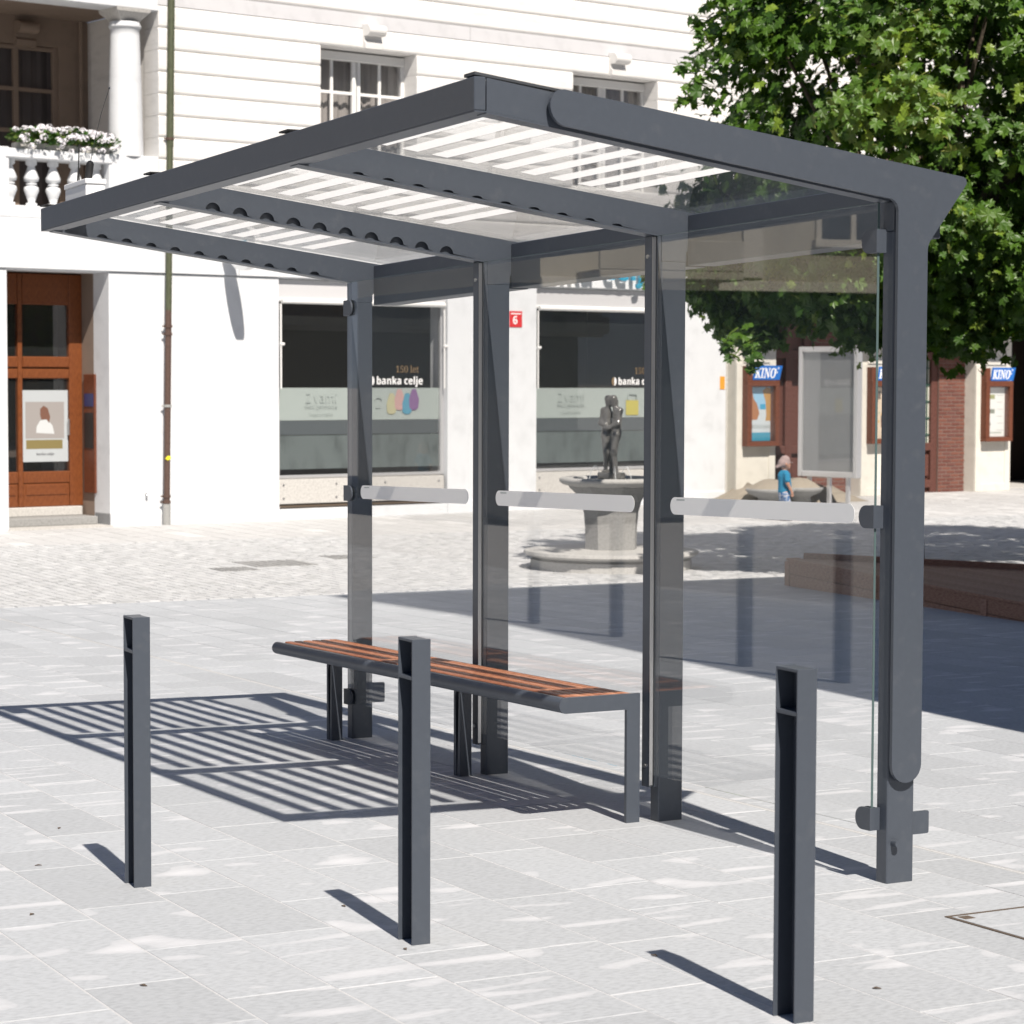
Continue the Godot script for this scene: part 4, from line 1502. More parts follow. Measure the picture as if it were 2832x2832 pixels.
			for k in 4:
				st = begin()
				var v: float = [0.88, 0.58, 0.33, 0.17][k]
				box(st, Vector3(0.20, v, 0.0342), Vector3([0.40, 0.40, 0.28, 0.62][k], v + [0.09, 0.09, 0.05, 0.02][k], 0.036))
				part("print", st, mat([Color(0.30, 0.32, 0.14), Color(0.22, 0.24, 0.2), Color(0.25, 0.25, 0.25), Color(0.3, 0.36, 0.3)][k], 0.6), poster)
			for k in 6:
				st = begin()
				var v := 0.95 - 0.145 * k
				box(st, Vector3(0.46, v, 0.0342), Vector3(0.46 + rng.randf_range(0.12, 0.22), v + 0.012, 0.036))
				part("print", st, mat(Color(0.45, 0.46, 0.46), 0.6), poster)
		st = begin()
		box(st, Vector3(0.121, 0.091, 0.11), Vector3(0.739, 1.139, 0.114))
		part("pane", st, M.shop_glass, c)
		var s := thing("cinema_sign", ["blue slanted sign with white letters on the case beside the bank", "blue slanted sign with white letters half behind the shelter post", "blue slanted sign with white letters on the case by the entrance"][i], "sign", fac(13.0 + e[0] + 0.14, 2.30, 0.14), "blue signs over the showcases")
		st = begin()
		prism(st, PackedVector2Array([Vector2(0.13, 0.0), Vector2(0.82, 0.0), Vector2(0.90, 0.27), Vector2(0.18, 0.27)]), xy(), 0.001, 0.025)
		part("plate", st, M.kino_blue, s)
		var italic := Transform3D(Basis(Vector3(0.78, 0, 0), Vector3(0.22, 1.0, 0), Vector3(0, 0, 1)), Vector3(0.45, 0.125, 0.027))
		lettering("letters", "KINO", 0.26, 0.003, M.letter_white, s, italic, "Droid Serif", 700)
		for q in [[0.72, 0.19], [0.79, 0.22], [0.75, 0.145]]:
			st = begin()
			var star := PackedVector2Array()
			for a in 10:
				var rr := 0.026 if a % 2 == 0 else 0.011
				star.append(Vector2(q[0] + rr * sin(TAU * a / 10.0), q[1] + rr * cos(TAU * a / 10.0)))
			prism(st, star, xy(), 0.0252, 0.028)
			part("star", st, M.letter_white, s)

# ---------------------------------------------------------------- houses out of the frame
func far_house(t: Node3D, u0: float, u1: float, floors: int, wall: Material) -> void:
	# faces +z of its own frame; ground floor in dark glass, balconies above
	var st := begin()
	var h := 3.85 + floors * 3.3
	box(st, Vector3(u0, 3.85, -9.0), Vector3(u1, h, 0.0))
	part("wall", st, wall, t)
	st = begin()
	box(st, Vector3(u0, 0, -9.0), Vector3(u1, 3.85, -1.2))
	part("ground_floor", st, M.dark_glass, t)
	var n := int((u1 - u0) / 3.6)
	for f in floors:
		var v := 3.85 + f * 3.3
		for i in n:
			var c := u0 + (u1 - u0) * (i + 0.5) / n
			st = begin()
			box(st, Vector3(c - 0.65, v + 0.75, -0.05), Vector3(c + 0.65, v + 2.45, 0.012))
			var w := part("window", st, M.dark_glass, t)
			st = begin()
			for e in [-0.65, 0.0, 0.65]:
				cbox(st, Vector3(c + e - 0.05, v + 0.75, 0.0), Vector3(c + e + 0.05, v + 2.45, 0.05), 0.006)
			cbox(st, Vector3(c - 0.75, v + 2.45, 0.0), Vector3(c + 0.75, v + 2.58, 0.10), 0.01)
			cbox(st, Vector3(c - 0.75, v + 0.62, 0.0), Vector3(c + 0.75, v + 0.75, 0.12), 0.01)
			part("frame", st, M.beige_trim, w)
			st = begin()
			cbox(st, Vector3(c - 1.25, v + 0.0, 0.0), Vector3(c + 1.25, v + 0.14, 0.9), 0.02)
			cbox(st, Vector3(c - 1.25, v + 0.14, 0.84), Vector3(c + 1.25, v + 0.62, 0.9), 0.01)
			if i % 2 == 0:
				part("balcony", st, wall, t)
		st = begin()
		cbox(st, Vector3(u0, v - 0.12, 0.0), Vector3(u1, v + 0.05, 0.07), 0.01)
		part("string_course", st, M.beige_trim, t)
	for k in range(1, n):
		var c := u0 + (u1 - u0) * k / n
		st = begin()
		box(st, Vector3(c - 0.18, 3.95, 0.0), Vector3(c + 0.18, h - 0.1, 0.05))
		part("pilaster", st, M.beige_trim, t)
	st = begin()
	cbox(st, Vector3(u0 - 0.3, h, -9.2), Vector3(u1 + 0.3, h + 0.3, 0.5), 0.03)
	part("cornice", st, M.beige_trim, t)
	st = begin()
	hexa(st, [Vector3(u0 - 0.3, h + 0.3, -9.2), Vector3(u1 + 0.3, h + 0.3, -9.2), Vector3(u0 - 0.3, h + 2.6, -5), Vector3(u1 + 0.3, h + 2.6, -5), Vector3(u0 - 0.3, h + 0.3, 0.5), Vector3(u1 + 0.3, h + 0.3, 0.5), Vector3(u0 - 0.3, h + 2.6, -4), Vector3(u1 + 0.3, h + 2.6, -4)])
	part("roof", st, M.roof_tile, t)

func build_house_across() -> void:
	# the house that the glass wall mirrors
	var t := thing("apartment_house", "beige house with balconies across the street, mirrored in the shelter glass", "building", Transform3D(Basis(Vector3(-0.1, 0, -0.995), Vector3.UP, Vector3(0.995, 0, -0.1)), Vector3(-24.0, YB, 26.0)))
	far_house(t, -20.0, 13.6, 3, M.beige)

func build_house_behind_deck() -> void:
	# the tall house whose shadow lies over the deck and the paving behind the shelter
	var t := thing("corner_house", "tall pale house right of the square that shades the deck", "building", Transform3D(Basis(Vector3(0, 0, 1), Vector3.UP, Vector3(-1, 0, 0)), Vector3(0.2, -0.25, 0.0)))
	far_house(t, -52.0, -2.85, 4, M.beige_trim)

# ---------------------------------------------------------------- deck
func build_deck() -> void:
	var a := Vector3(-14.1, 0, -9.3)
	var dx := Vector3(0.979, 0, 0.203)        # along the front edge
	var dz := Vector3(0.203, 0, -0.979)       # to the back
	var y := gy(-10.0, -8.2) - 0.03
	var basis := Basis(dx, Vector3.UP, -dz)
	var t := thing("timber_deck", "low brown timber deck in the shade behind the shelter", "deck", Transform3D(basis, Vector3(a.x, y - 0.07, a.z)))
	var st := begin()
	var l := 13.5
	var cut := 0.62   # the back edge runs away at an angle from the left corner
	box(st, Vector3(0.05, 0, -0.06), Vector3(l, 0.13, -0.01))
	part("front_board", st, M.deck[0], t)
	st = begin()
	box(st, Vector3(0.05, 0.137, -0.06), Vector3(l, 0.27, -0.008))
	part("front_board", st, M.deck[1], t)
	for x in [0.0, 4.5, 9.0]:
		st = begin()
		box(st, Vector3(x - 0.02, 0.0, -0.05), Vector3(x + 0.1, 0.262, -0.002))
		part("edge_post", st, M.deck[2], t)
	for i in 26:
		var z := -0.14 * i
		st = begin()
		var x0 := 0.02 + maxf(0.0, i * 0.14 * 1.25)
		cbox(st, Vector3(x0, 0.272, z - 0.136), Vector3(l, 0.30, z), 0.003)
		part("deck_board", st, M.deck[i % 3], t)
	# dark upstand along the slanting back edge
	st = begin()
	hexa(st, [Vector3(0.2, 0.0, -0.25), Vector3(5.0, 0.0, -4.05), Vector3(0.2, 0.36, -0.25), Vector3(5.0, 0.36, -4.05), Vector3(0.15, 0.0, -0.15), Vector3(4.95, 0.0, -3.95), Vector3(0.15, 0.36, -0.15), Vector3(4.95, 0.36, -3.95)])
	part("back_edge", st, M.deck[1], t)
	st = begin()
	box(st, Vector3(4.9, 0.0, -4.05), Vector3(l, 0.42, -3.95))
	part("back_edge", st, M.deck[1], t)

# ---------------------------------------------------------------- trees
var leaf_mesh: ArrayMesh

func make_leaf() -> void:
	# five-lobed leaf, folded along its midrib, about 0.2 across
	var st := begin()
	var o := [Vector2(0, -0.085), Vector2(0.05, -0.075), Vector2(0.108, -0.07), Vector2(0.088, -0.018), Vector2(0.155, 0.04), Vector2(0.085, 0.05), Vector2(0.085, 0.105), Vector2(0.038, 0.085), Vector2(0.0, 0.16)]
	var lift := func(p: Vector2) -> Vector3: return Vector3(p.x, absf(p.x) * 0.45 - 2.6 * p.x * p.x - 1.4 * p.y * p.y, p.y)
	for i in o.size() - 1:
		for s in [-1, 1]:
			var a: Vector3 = lift.call(Vector2(o[i].x * s, o[i].y))
			var b: Vector3 = lift.call(Vector2(o[i + 1].x * s, o[i + 1].y))
			tri_out(st, Vector3(0, 0, -0.005), a, b, Vector3(0, -1, 0))
	box(st, Vector3(-0.002, -0.004, -0.19), Vector3(0.002, 0.0, -0.09))
	leaf_mesh = mesh_of(st)

func tree(label: String, foot: Vector3, centre: Vector3, rad: Vector3, count: int, named: int, sd: int, sprays: Array, low: Array) -> void:
	var t := thing("plane_tree", label, "tree", at(foot), "leafy trees on the square")
	var r := RandomNumberGenerator.new()
	r.seed = sd
	var c := centre - foot
	var st := begin()
	tube(st, [Vector3(0, -0.05, 0), Vector3(0.02, 0.25, 0), Vector3(0, 1.2, 0.03), Vector3(0.05, c.y * 0.62, 0)], [0.21, 0.17, 0.15, 0.13], 12)
	part("trunk", st, M.bark, t)
	var tips := []
	for i in 12:
		var an := TAU * i / 12.0 + r.randf() * 0.4
		var el := r.randf_range(-0.15, 1.2)
		var d := Vector3(cos(an) * cos(el), sin(el), sin(an) * cos(el))
		var tip := c + d * rad * 0.85
		var p0 := Vector3(0.05, c.y * r.randf_range(0.45, 0.62), 0)
		st = begin()
		tube(st, [p0, p0.lerp(tip, 0.4) + Vector3(0, 0.25, 0), tip], [0.07, 0.04, 0.012], 7)
		part("limb", st, M.bark, t)
		tips.append(tip)
	# clumps of leaves over the crown: dense near the outside, with hollows between
	var clumps := []
	for i in 190:
		var d := Vector3(r.randfn(), r.randfn(), r.randfn()).normalized()
		var k := pow(r.randf(), 0.33)
		k = lerpf(0.5, 1.0, k)
		clumps.append([c + d * rad * k, r.randf_range(0.28, 0.62), d])
	for e in low:   # boughs that hang below the crown
		for i in 3:
			clumps.append([e[0] - foot + Vector3(r.randfn(), r.randfn() * 0.6, r.randfn()) * 0.15, e[1], Vector3.DOWN])
	for s in sprays:
		var p: Vector3 = s[0] - foot
		var q: Vector3 = s[1] - foot
		st = begin()
		tube(st, [p, p.lerp(q, 0.5) + Vector3(0, 0.04, 0), q], [0.012, 0.008, 0.004], 5)
		part("twig", st, M.leaf_tint[4], t)
	var items := []
	for i in count:
		var cl: Array = clumps[r.randi() % clumps.size()]
		var o: Vector3 = Vector3(r.randfn(), r.randfn() * 0.8, r.randfn()) * cl[1] * 0.55
		var p: Vector3 = cl[0] + o
		var out: Vector3 = ((p - c) / rad)
		if out.length() > 1.12 and cl[2] != Vector3.DOWN:
			continue
		items.append([p, out.normalized()])
	for s in sprays:
		for i in int(s[2]):
			var f: float = (i + 0.3) / s[2]
			var p: Vector3 = s[0].lerp(s[1], f) - foot + Vector3(r.randfn(), r.randfn(), r.randfn()) * 0.09 * (1.2 - f)
			items.append([p, Vector3(r.randfn() * 0.5, 0.6, r.randfn() * 0.5).normalized()])
	for it in items:
		var nrm: Vector3 = (it[1] * 0.7 + Vector3(0.25, 0.55, 0.1) + Vector3(r.randfn(), r.randfn(), r.randfn()) * 0.45).normalized()
		var fwd := Vector3(r.randfn(), r.randfn() - 0.8, r.randfn())
		fwd = (fwd - nrm * fwd.dot(nrm)).normalized()
		var s := r.randf_range(0.36, 0.74)
		it.append(Transform3D(Basis(nrm.cross(fwd), nrm, fwd) * s, it[0]))
		var wp: Vector3 = it[0] + foot
		var d := wp.distance_to(cam.position)
		it.append(d if seen(wp, 1.0) else 1e5 + d)
		it.append(r.randf())
	items.sort_custom(func(a, b): return a[3] < b[3])
	var mm := MultiMesh.new()
	mm.transform_format = MultiMesh.TRANSFORM_3D
	mm.use_colors = true
	mm.mesh = leaf_mesh
	mm.instance_count = items.size() - mini(named, items.size())
	var n := 0
	for i in items.size():
		var it: Array = items[i]
		if i < named:
			shared("leaf", leaf_mesh, M.leaf_tint[3 if it[4] > 0.9 else int(it[4] * 55) % 5 if int(it[4] * 55) % 5 != 3 else 1], t, it[2])
		else:
			mm.set_instance_transform(n, it[2])
			var v: float = it[4]
			var g := Color(0.042, 0.108, 0.011).lerp(Color(0.088, 0.175, 0.015), v)
			if v > 0.92:
				g = Color(0.18, 0.27, 0.03)
			mm.set_instance_color(n, g)
			n += 1
	var o := MultiMeshInstance3D.new()
	o.name = "crown"
	o.multimesh = mm
	o.material_override = M.leaf
	o.set_meta("kind", "stuff")
	t.add_child(o, true)

func build_trees() -> void:
	make_leaf()
	# shoots that stand out from the crown
	var s1 := [
		[Vector3(-15.00, 5.23, -8.82), Vector3(-14.79, 5.28, -8.35), 16],
		[Vector3(-14.95, 5.45, -8.92), Vector3(-14.76, 5.73, -8.47), 18],
		[Vector3(-14.89, 5.68, -9.07), Vector3(-14.62, 6.06, -8.76), 18],
		[Vector3(-15.01, 4.95, -8.76), Vector3(-14.78, 4.82, -8.32), 14],
		[Vector3(-14.93, 5.00, -8.91), Vector3(-14.76, 5.04, -8.38), 14],
		[Vector3(-14.82, 5.34, -9.17), Vector3(-14.57, 5.67, -8.82), 14],
		[Vector3(-14.58, 2.31, -9.24), Vector3(-14.38, 2.06, -8.74), 16],
		[Vector3(-14.69, 2.42, -9.05), Vector3(-14.42, 2.22, -8.68), 12],
		[Vector3(-14.88, 3.99, -8.89), Vector3(-14.72, 4.68, -8.41), 10],
		[Vector3(-14.61, 2.26, -9.19), Vector3(-14.26, 1.95, -8.96), 14],
		[Vector3(-15.06, 3.32, -8.47), Vector3(-14.90, 3.16, -7.89), 12],
		[Vector3(-15.05, 3.26, -8.47), Vector3(-14.86, 2.82, -7.94), 12],
		[Vector3(-15.07, 3.09, -8.42), Vector3(-14.85, 2.99, -7.96), 12]]
	var low := [[Vector3(-16.24, 3.33, -9.66), 0.32], [Vector3(-16.49, 3.10, -10.23), 0.34], [Vector3(-15.38, 2.84, -9.94), 0.34], [Vector3(-15.60, 2.91, -10.60), 0.38], [Vector3(-14.18, 2.89, -10.08), 0.38], [Vector3(-14.45, 2.87, -10.62), 0.34], [Vector3(-15.98, 2.53, -10.05), 0.20], [Vector3(-15.71, 2.70, -10.37), 0.26], [Vector3(-16.18, 2.86, -9.73), 0.26], [Vector3(-14.66, 3.19, -10.27), 0.45], [Vector3(-15.36, 3.34, -10.03), 0.45], [Vector3(-16.50, 3.70, -10.29), 0.38], [Vector3(-13.66, 2.65, -11.02), 0.34], [Vector3(-13.88, 2.75, -11.69), 0.34], [Vector3(-13.28, 2.58, -11.72), 0.34], [Vector3(-13.98, 3.03, -11.52), 0.45], [Vector3(-13.34, 2.93, -11.65), 0.45], [Vector3(-14.19, 3.35, -11.17), 0.45], [Vector3(-16.15, 3.96, -9.90), 0.38], [Vector3(-16.72, 3.61, -9.87), 0.29], [Vector3(-15.41, 2.27, -9.82), 0.12]]
	tree("broad leafy tree whose trunk stands behind the shelter's end post", Vector3(-14.35, YB + 0.03, -11.16), Vector3(-14.5, 5.15, -11.55), Vector3(2.5, 3.0, 2.45), 32000, 300, 11, s1, low)
	tree("leafy tree at the back of the deck near the cinema entrance", Vector3(-14.6, YB, -15.6), Vector3(-14.6, 5.4, -15.4), Vector3(2.9, 3.2, 2.9), 19000, 0, 12, [], [])

# ---------------------------------------------------------------- fountain
func build_fountain() -> void:
	var p := Vector3(-17.66, YB - 0.01, -9.2)
	var t := thing("fountain", "stone fountain basin on an eight-sided pedestal with a round step", "fountain", at(p))
	var turn := 0.25
	var st := begin()
	lathe(st, [Vector2(0.98, 0.0), Vector2(0.98, 0.12), Vector2(0.92, 0.13), Vector2(0.93, 0.15), Vector2(1.03, 0.165), Vector2(1.07, 0.19), Vector2(1.06, 0.225), Vector2(1.0, 0.235), Vector2(0.0, 0.24)], 24, Vector3.ZERO, false, turn)
	part("step", st, M.granite_light, t)
	st = begin()
	lathe(st, [Vector2(0.325, 0.24), Vector2(0.33, 0.5), Vector2(0.345, 0.68), Vector2(0.385, 0.82), Vector2(0.46, 0.93), Vector2(0.53, 0.99), Vector2(0.54, 1.02)], 8, Vector3.ZERO, false, turn)
	part("pedestal", st, M.granite, t)
	st = begin()
	lathe(st, [Vector2(0.50, 1.0), Vector2(0.60, 1.03), Vector2(0.635, 1.06), Vector2(0.635, 1.09), Vector2(0.60, 1.11), Vector2(0.52, 1.105), Vector2(0.47, 1.0), Vector2(0.0, 0.98)], 32, Vector3.ZERO, true)
	part("rim", st, M.granite_light, t)
	st = begin()
	lathe(st, [Vector2(0.49, 1.045), Vector2(0.001, 1.046)], 24, Vector3.ZERO, true)
	part("water", st, M.water, t)
	st = begin()
	cbox(st, Vector3(-0.17, 0.99, -0.17), Vector3(0.17, 1.09, 0.17), 0.01)
	cbox(st, Vector3(-0.14, 1.09, -0.12), Vector3(0.14, 1.17, 0.12), 0.01)
	part("plinth", st, M.bronze, t)
	for e in [[-0.12, 0.10], [0.14, 0.05], [0.16, -0.06], [-0.10, -0.08]]:
		var pts := []
		for i in 9:
			var f := i / 8.0
			pts.append(Vector3(e[0] * (1.0 + 0.9 * f), 1.17 + 0.55 * f * (0.75 - f), e[1] * (1.0 + 0.9 * f)))
		st = begin()
		tube(st, pts, 0.007, 6)
		part("water_jet", st, M.jet, t)
	# bronze couple embracing
	var s := thing("statue", "small dark bronze statue of an embracing couple on the fountain", "statue", Transform3D(Basis(Vector3.UP, 0.45), p + Vector3(0, 1.165, 0)))
	var caps := []
	for m in [-1, 1]:
		var x: float = 0.062 * m
		caps.append_array([
			[Vector3(x * 0.55, 0.86, 0.0), Vector3(x * 0.6, 0.90, 0.02), 0.052, 0.048],          # head, leaning in
			[Vector3(x * 0.8, 0.80, 0.0), Vector3(x * 0.6, 0.86, 0.0), 0.030, 0.034],
			[Vector3(x * 1.25, 0.74, -0.01), Vector3(x * 1.15, 0.60, 0.0), 0.062, 0.055],          # trunk
			[Vector3(x * 1.15, 0.60, 0.0), Vector3(x * 1.1, 0.47, 0.0), 0.055, 0.066],
			[Vector3(x * 1.9, 0.755, 0.0), Vector3(x * 2.05, 0.60, 0.05), 0.034, 0.028],           # arms round the other
			[Vector3(x * 2.05, 0.60, 0.05), Vector3(-x * 0.3, 0.54, 0.085), 0.027, 0.02],
			[Vector3(x * 1.9, 0.755, 0.0), Vector3(x * 0.4, 0.70, -0.085), 0.034, 0.024],
			[Vector3(x * 0.4, 0.70, -0.085), Vector3(-x * 1.2, 0.68, -0.07), 0.024, 0.018],
			[Vector3(x * 1.35, 0.45, 0.02), Vector3(x * 0.9, 0.25, 0.04), 0.052, 0.036],            # legs
			[Vector3(x * 0.9, 0.25, 0.04), Vector3(x * 1.15, 0.02, 0.02), 0.034, 0.024],
			[Vector3(x * 0.8, 0.45, -0.03), Vector3(x * 0.45, 0.25, -0.02), 0.05, 0.035],
			[Vector3(x * 0.45, 0.25, -0.02), Vector3(x * 0.6, 0.02, -0.05), 0.033, 0.022],
			[Vector3(x * 1.15, 0.012, 0.02), Vector3(x * 1.3, 0.012, 0.075), 0.022, 0.016],
			[Vector3(x * 0.6, 0.012, -0.05), Vector3(x * 0.8, 0.012, 0.005), 0.022, 0.016]])
	part("figures", nets(caps, 0.011, 0.028), M.bronze, s)

# ---------------------------------------------------------------- figures by surface nets
func nets(caps: Array, cell: float, k: float) -> SurfaceTool:
	var lo := Vector3(1e9, 1e9, 1e9)
	var hi := -lo
	for c in caps:
		var r: float = maxf(c[2], c[3]) + k + 2.0 * cell
		for p in [c[0], c[1]]:
			lo = lo.min(p - Vector3.ONE * r)
			hi = hi.max(p + Vector3.ONE * r)
	var nx := int((hi.x - lo.x) / cell) + 2
	var ny := int((hi.y - lo.y) / cell) + 2
	var nz := int((hi.z - lo.z) / cell) + 2
	var f := PackedFloat32Array()
	f.resize(nx * ny * nz)
	f.fill(1.0)
	for c in caps:   # smooth minimum, only near each bone
		var a: Vector3 = c[0]
		var b: Vector3 = c[1]
		var ra: float = c[2]
		var rb: float = c[3]
		var ab := b - a
		var l2 := maxf(ab.length_squared(), 1e-8)
		var reach: float = maxf(ra, rb) + k + 2.0 * cell
		var i0 := (a.min(b) - Vector3.ONE * reach - lo) / cell
		var i1 := (a.max(b) + Vector3.ONE * reach - lo) / cell
		for iz in range(maxi(0, int(i0.z)), mini(nz, int(i1.z) + 1)):
			for iy in range(maxi(0, int(i0.y)), mini(ny, int(i1.y) + 1)):
				for ix in range(maxi(0, int(i0.x)), mini(nx, int(i1.x) + 1)):
					var p := lo + Vector3(ix, iy, iz) * cell
					var h := clampf((p - a).dot(ab) / l2, 0.0, 1.0)
					var d := p.distance_to(a + ab * h) - lerpf(ra, rb, h)
					var at_ := (iz * ny + iy) * nx + ix
					var o := f[at_]
					var m := clampf(0.5 + 0.5 * (o - d) / k, 0.0, 1.0)
					f[at_] = lerpf(o, d, m) - k * m * (1.0 - m) if o < 0.5 else d
	var vid := {}
	var vs := []
	for iz in nz - 1:
		for iy in ny - 1:
			var base := (iz * ny + iy) * nx
			for ix in nx - 1:
				var b0 := base + ix
				var s := Vector3.ZERO
				var n := 0
				var v := [f[b0], f[b0 + 1], f[b0 + nx], f[b0 + nx + 1], f[b0 + nx * ny], f[b0 + nx * ny + 1], f[b0 + nx * ny + nx], f[b0 + nx * ny + nx + 1]]
				var neg := 0
				for q in 8:
					if v[q] < 0.0:
						neg += 1
				if neg == 0 or neg == 8:
					continue
				for e in [[0, 1], [2, 3], [4, 5], [6, 7], [0, 2], [1, 3], [4, 6], [5, 7], [0, 4], [1, 5], [2, 6], [3, 7]]:
					var va: float = v[e[0]]
					var vb: float = v[e[1]]
					if (va < 0.0) != (vb < 0.0):
						var tt := va / (va - vb)
						var pa := Vector3(e[0] & 1, (e[0] >> 1) & 1, (e[0] >> 2) & 1)
						var pb := Vector3(e[1] & 1, (e[1] >> 1) & 1, (e[1] >> 2) & 1)
						s += pa.lerp(pb, tt)
						n += 1
				vid[b0] = vs.size()
				vs.append(lo + (Vector3(ix, iy, iz) + s / n) * cell)
	var st := begin()
	st.set_smooth_group(1)
	var step := [1, nx, nx * ny]
	for b0 in vid:
		var ix: int = b0 % nx
		var iy: int = (b0 / nx) % ny
		var iz: int = b0 / (nx * ny)
		for ax in 3:
			var i: int = (ax + 1) % 3
			var j: int = (ax + 2) % 3
			var va := f[b0]
			var vb := f[b0 + step[ax]]
			if (va < 0.0) == (vb < 0.0):
				continue
			var c1: int = b0 - step[i]
			var c2: int = b0 - step[i] - step[j]
			var c3: int = b0 - step[j]
			if not (vid.has(c1) and vid.has(c2) and vid.has(c3)):
				continue
			if va < 0.0:
				quad(st, vs[vid[b0]], vs[vid[c1]], vs[vid[c2]], vs[vid[c3]])
			else:
				quad(st, vs[vid[b0]], vs[vid[c3]], vs[vid[c2]], vs[vid[c1]])
	st.set_smooth_group(-1)
	return st

func build_child() -> void:
	# faces +x of its own frame, which points to the right and a little away
	var y := 0.0
	var dirx := Vector3(0.469, 0, -0.883).rotated(Vector3.UP, 0.25)
	var t := thing("person", "small child in a blue T-shirt, patterned shorts and cap, standing on the square", "person", Transform3D(Basis(dirx, Vector3.UP, dirx.cross(Vector3.UP)), Vector3(-24.69, YB, -16.6)))
	var body := [
		[Vector3(0.012, 0.955, 0), Vector3(0.01, 0.93, 0), 0.078, 0.082],            # skull
		[Vector3(0.035, 0.885, 0), Vector3(0.03, 0.90, 0), 0.055, 0.06],             # jaw
		[Vector3(0.098, 0.905, 0), Vector3(0.088, 0.925, 0), 0.011, 0.008],          # nose
		[Vector3(0.086, 0.868, -0.014), Vector3(0.086, 0.868, 0.014), 0.009, 0.009], # mouth
		[Vector3(0.0, 0.915, -0.083), Vector3(-0.004, 0.935, -0.085), 0.014, 0.017],
		[Vector3(0.0, 0.915, 0.083), Vector3(-0.004, 0.935, 0.085), 0.014, 0.017],
		[Vector3(-0.005, 0.80, 0), Vector3(0.0, 0.86, 0), 0.037, 0.036],             # neck
		[Vector3(-0.01, 0.77, -0.075), Vector3(-0.01, 0.77, 0.075), 0.045, 0.045],
		[Vector3(-0.005, 0.73, 0), Vector3(0.01, 0.58, 0), 0.088, 0.085],
		[Vector3(0.01, 0.58, 0), Vector3(0.0, 0.47, 0), 0.088, 0.09],
		[Vector3(-0.01, 0.75, -0.125), Vector3(0.0, 0.62, -0.15), 0.034, 0.028],
		[Vector3(0.0, 0.62, -0.15), Vector3(0.06, 0.50, -0.15), 0.027, 0.02],
		[Vector3(-0.01, 0.75, 0.125), Vector3(0.0, 0.62, 0.15), 0.034, 0.028],
		[Vector3(0.0, 0.62, 0.15), Vector3(0.06, 0.50, 0.15), 0.027, 0.02],
		[Vector3(0.0, 0.46, -0.05), Vector3(0.015, 0.26, -0.055), 0.062, 0.043],
		[Vector3(0.015, 0.26, -0.055), Vector3(-0.01, 0.05, -0.055), 0.042, 0.028],
		[Vector3(0.0, 0.46, 0.05), Vector3(0.04, 0.26, 0.055), 0.062, 0.043],
		[Vector3(0.04, 0.26, 0.055), Vector3(0.02, 0.05, 0.055), 0.042, 0.028]]
	part("body", nets(body, 0.011, 0.022), M.skin, t)
	for m in [-1, 1]:   # hands: a palm, four fingers and a thumb
		var h := Vector3(0.066, 0.488, 0.15 * m)
		var hand := [[h, h + Vector3(0.012, -0.035, 0), 0.018, 0.02]]
		for i in 4:
			var o := Vector3(-0.012 + 0.010 * i, -0.05, 0.0) + h + Vector3(0.012, 0, 0)
			var l: float = [0.024, 0.030, 0.032, 0.028][i]
			hand.append([o, o + Vector3(0.004, -l, -0.004 * m), 0.0062, 0.0058])
			hand.append([o + Vector3(0.004, -l, -0.004 * m), o + Vector3(0.004, -l - 0.014, -0.014 * m), 0.0058, 0.005])
		hand.append([h + Vector3(0.02, -0.015, 0), h + Vector3(0.034, -0.04, -0.008 * m), 0.008, 0.0062])
		part("hand", nets(hand, 0.004, 0.006), M.skin, t)
	var shirt := [
		[Vector3(-0.01, 0.775, -0.07), Vector3(-0.01, 0.775, 0.07), 0.050, 0.050],
		[Vector3(-0.005, 0.73, 0), Vector3(0.01, 0.58, 0), 0.104, 0.103],
		[Vector3(0.01, 0.58, 0), Vector3(0.005, 0.49, 0), 0.104, 0.108],
		[Vector3(-0.01, 0.755, -0.12), Vector3(-0.004, 0.665, -0.148), 0.045, 0.048],
		[Vector3(-0.01, 0.755, 0.12), Vector3(-0.004, 0.665, 0.148), 0.045, 0.048]]
	part("shirt", nets(shirt, 0.011, 0.02), M.shirt, t)
	var shorts := [
		[Vector3(0.0, 0.47, 0), Vector3(0.0, 0.42, 0), 0.100, 0.095],
		[Vector3(0.0, 0.43, -0.05), Vector3(0.015, 0.27, -0.058), 0.072, 0.066],
		[Vector3(0.0, 0.43, 0.05), Vector3(0.035, 0.27, 0.058), 0.072, 0.066]]
	part("shorts", nets(shorts, 0.011, 0.02), M.shorts, t)
	var cap := [
		[Vector3(0.008, 0.985, 0), Vector3(-0.004, 0.955, 0), 0.082, 0.094],
		[Vector3(-0.05, 0.93, -0.03), Vector3(-0.05, 0.93, 0.03), 0.055, 0.055],
		[Vector3(-0.10, 0.895, -0.045), Vector3(-0.10, 0.895, 0.045), 0.022, 0.022],
		[Vector3(-0.135, 0.875, -0.035), Vector3(-0.135, 0.875, 0.035), 0.016, 0.016],
		[Vector3(0.085, 0.955, -0.04), Vector3(0.085, 0.955, 0.04), 0.013, 0.013],
		[Vector3(0.13, 0.945, -0.025), Vector3(0.13, 0.945, 0.025), 0.010, 0.010]]
	part("cap", nets(cap, 0.009, 0.02), M.cap, t)
	for m in [-1, 1]:
		var st := begin()
		tube(st, [Vector3(0.082, 0.922, 0.03 * m), Vector3(0.089, 0.922, 0.03 * m)], 0.008, 8)
		part("eye", st, M.black, t)
		var foot := Vector3(-0.01 if m < 0 else 0.02, 0, 0.055 * m)
		part("shoe", nets([[foot + Vector3(-0.02, 0.032, 0), foot + Vector3(0.085, 0.022, 0), 0.034, 0.026]], 0.01, 0.01), M.shoe, t)

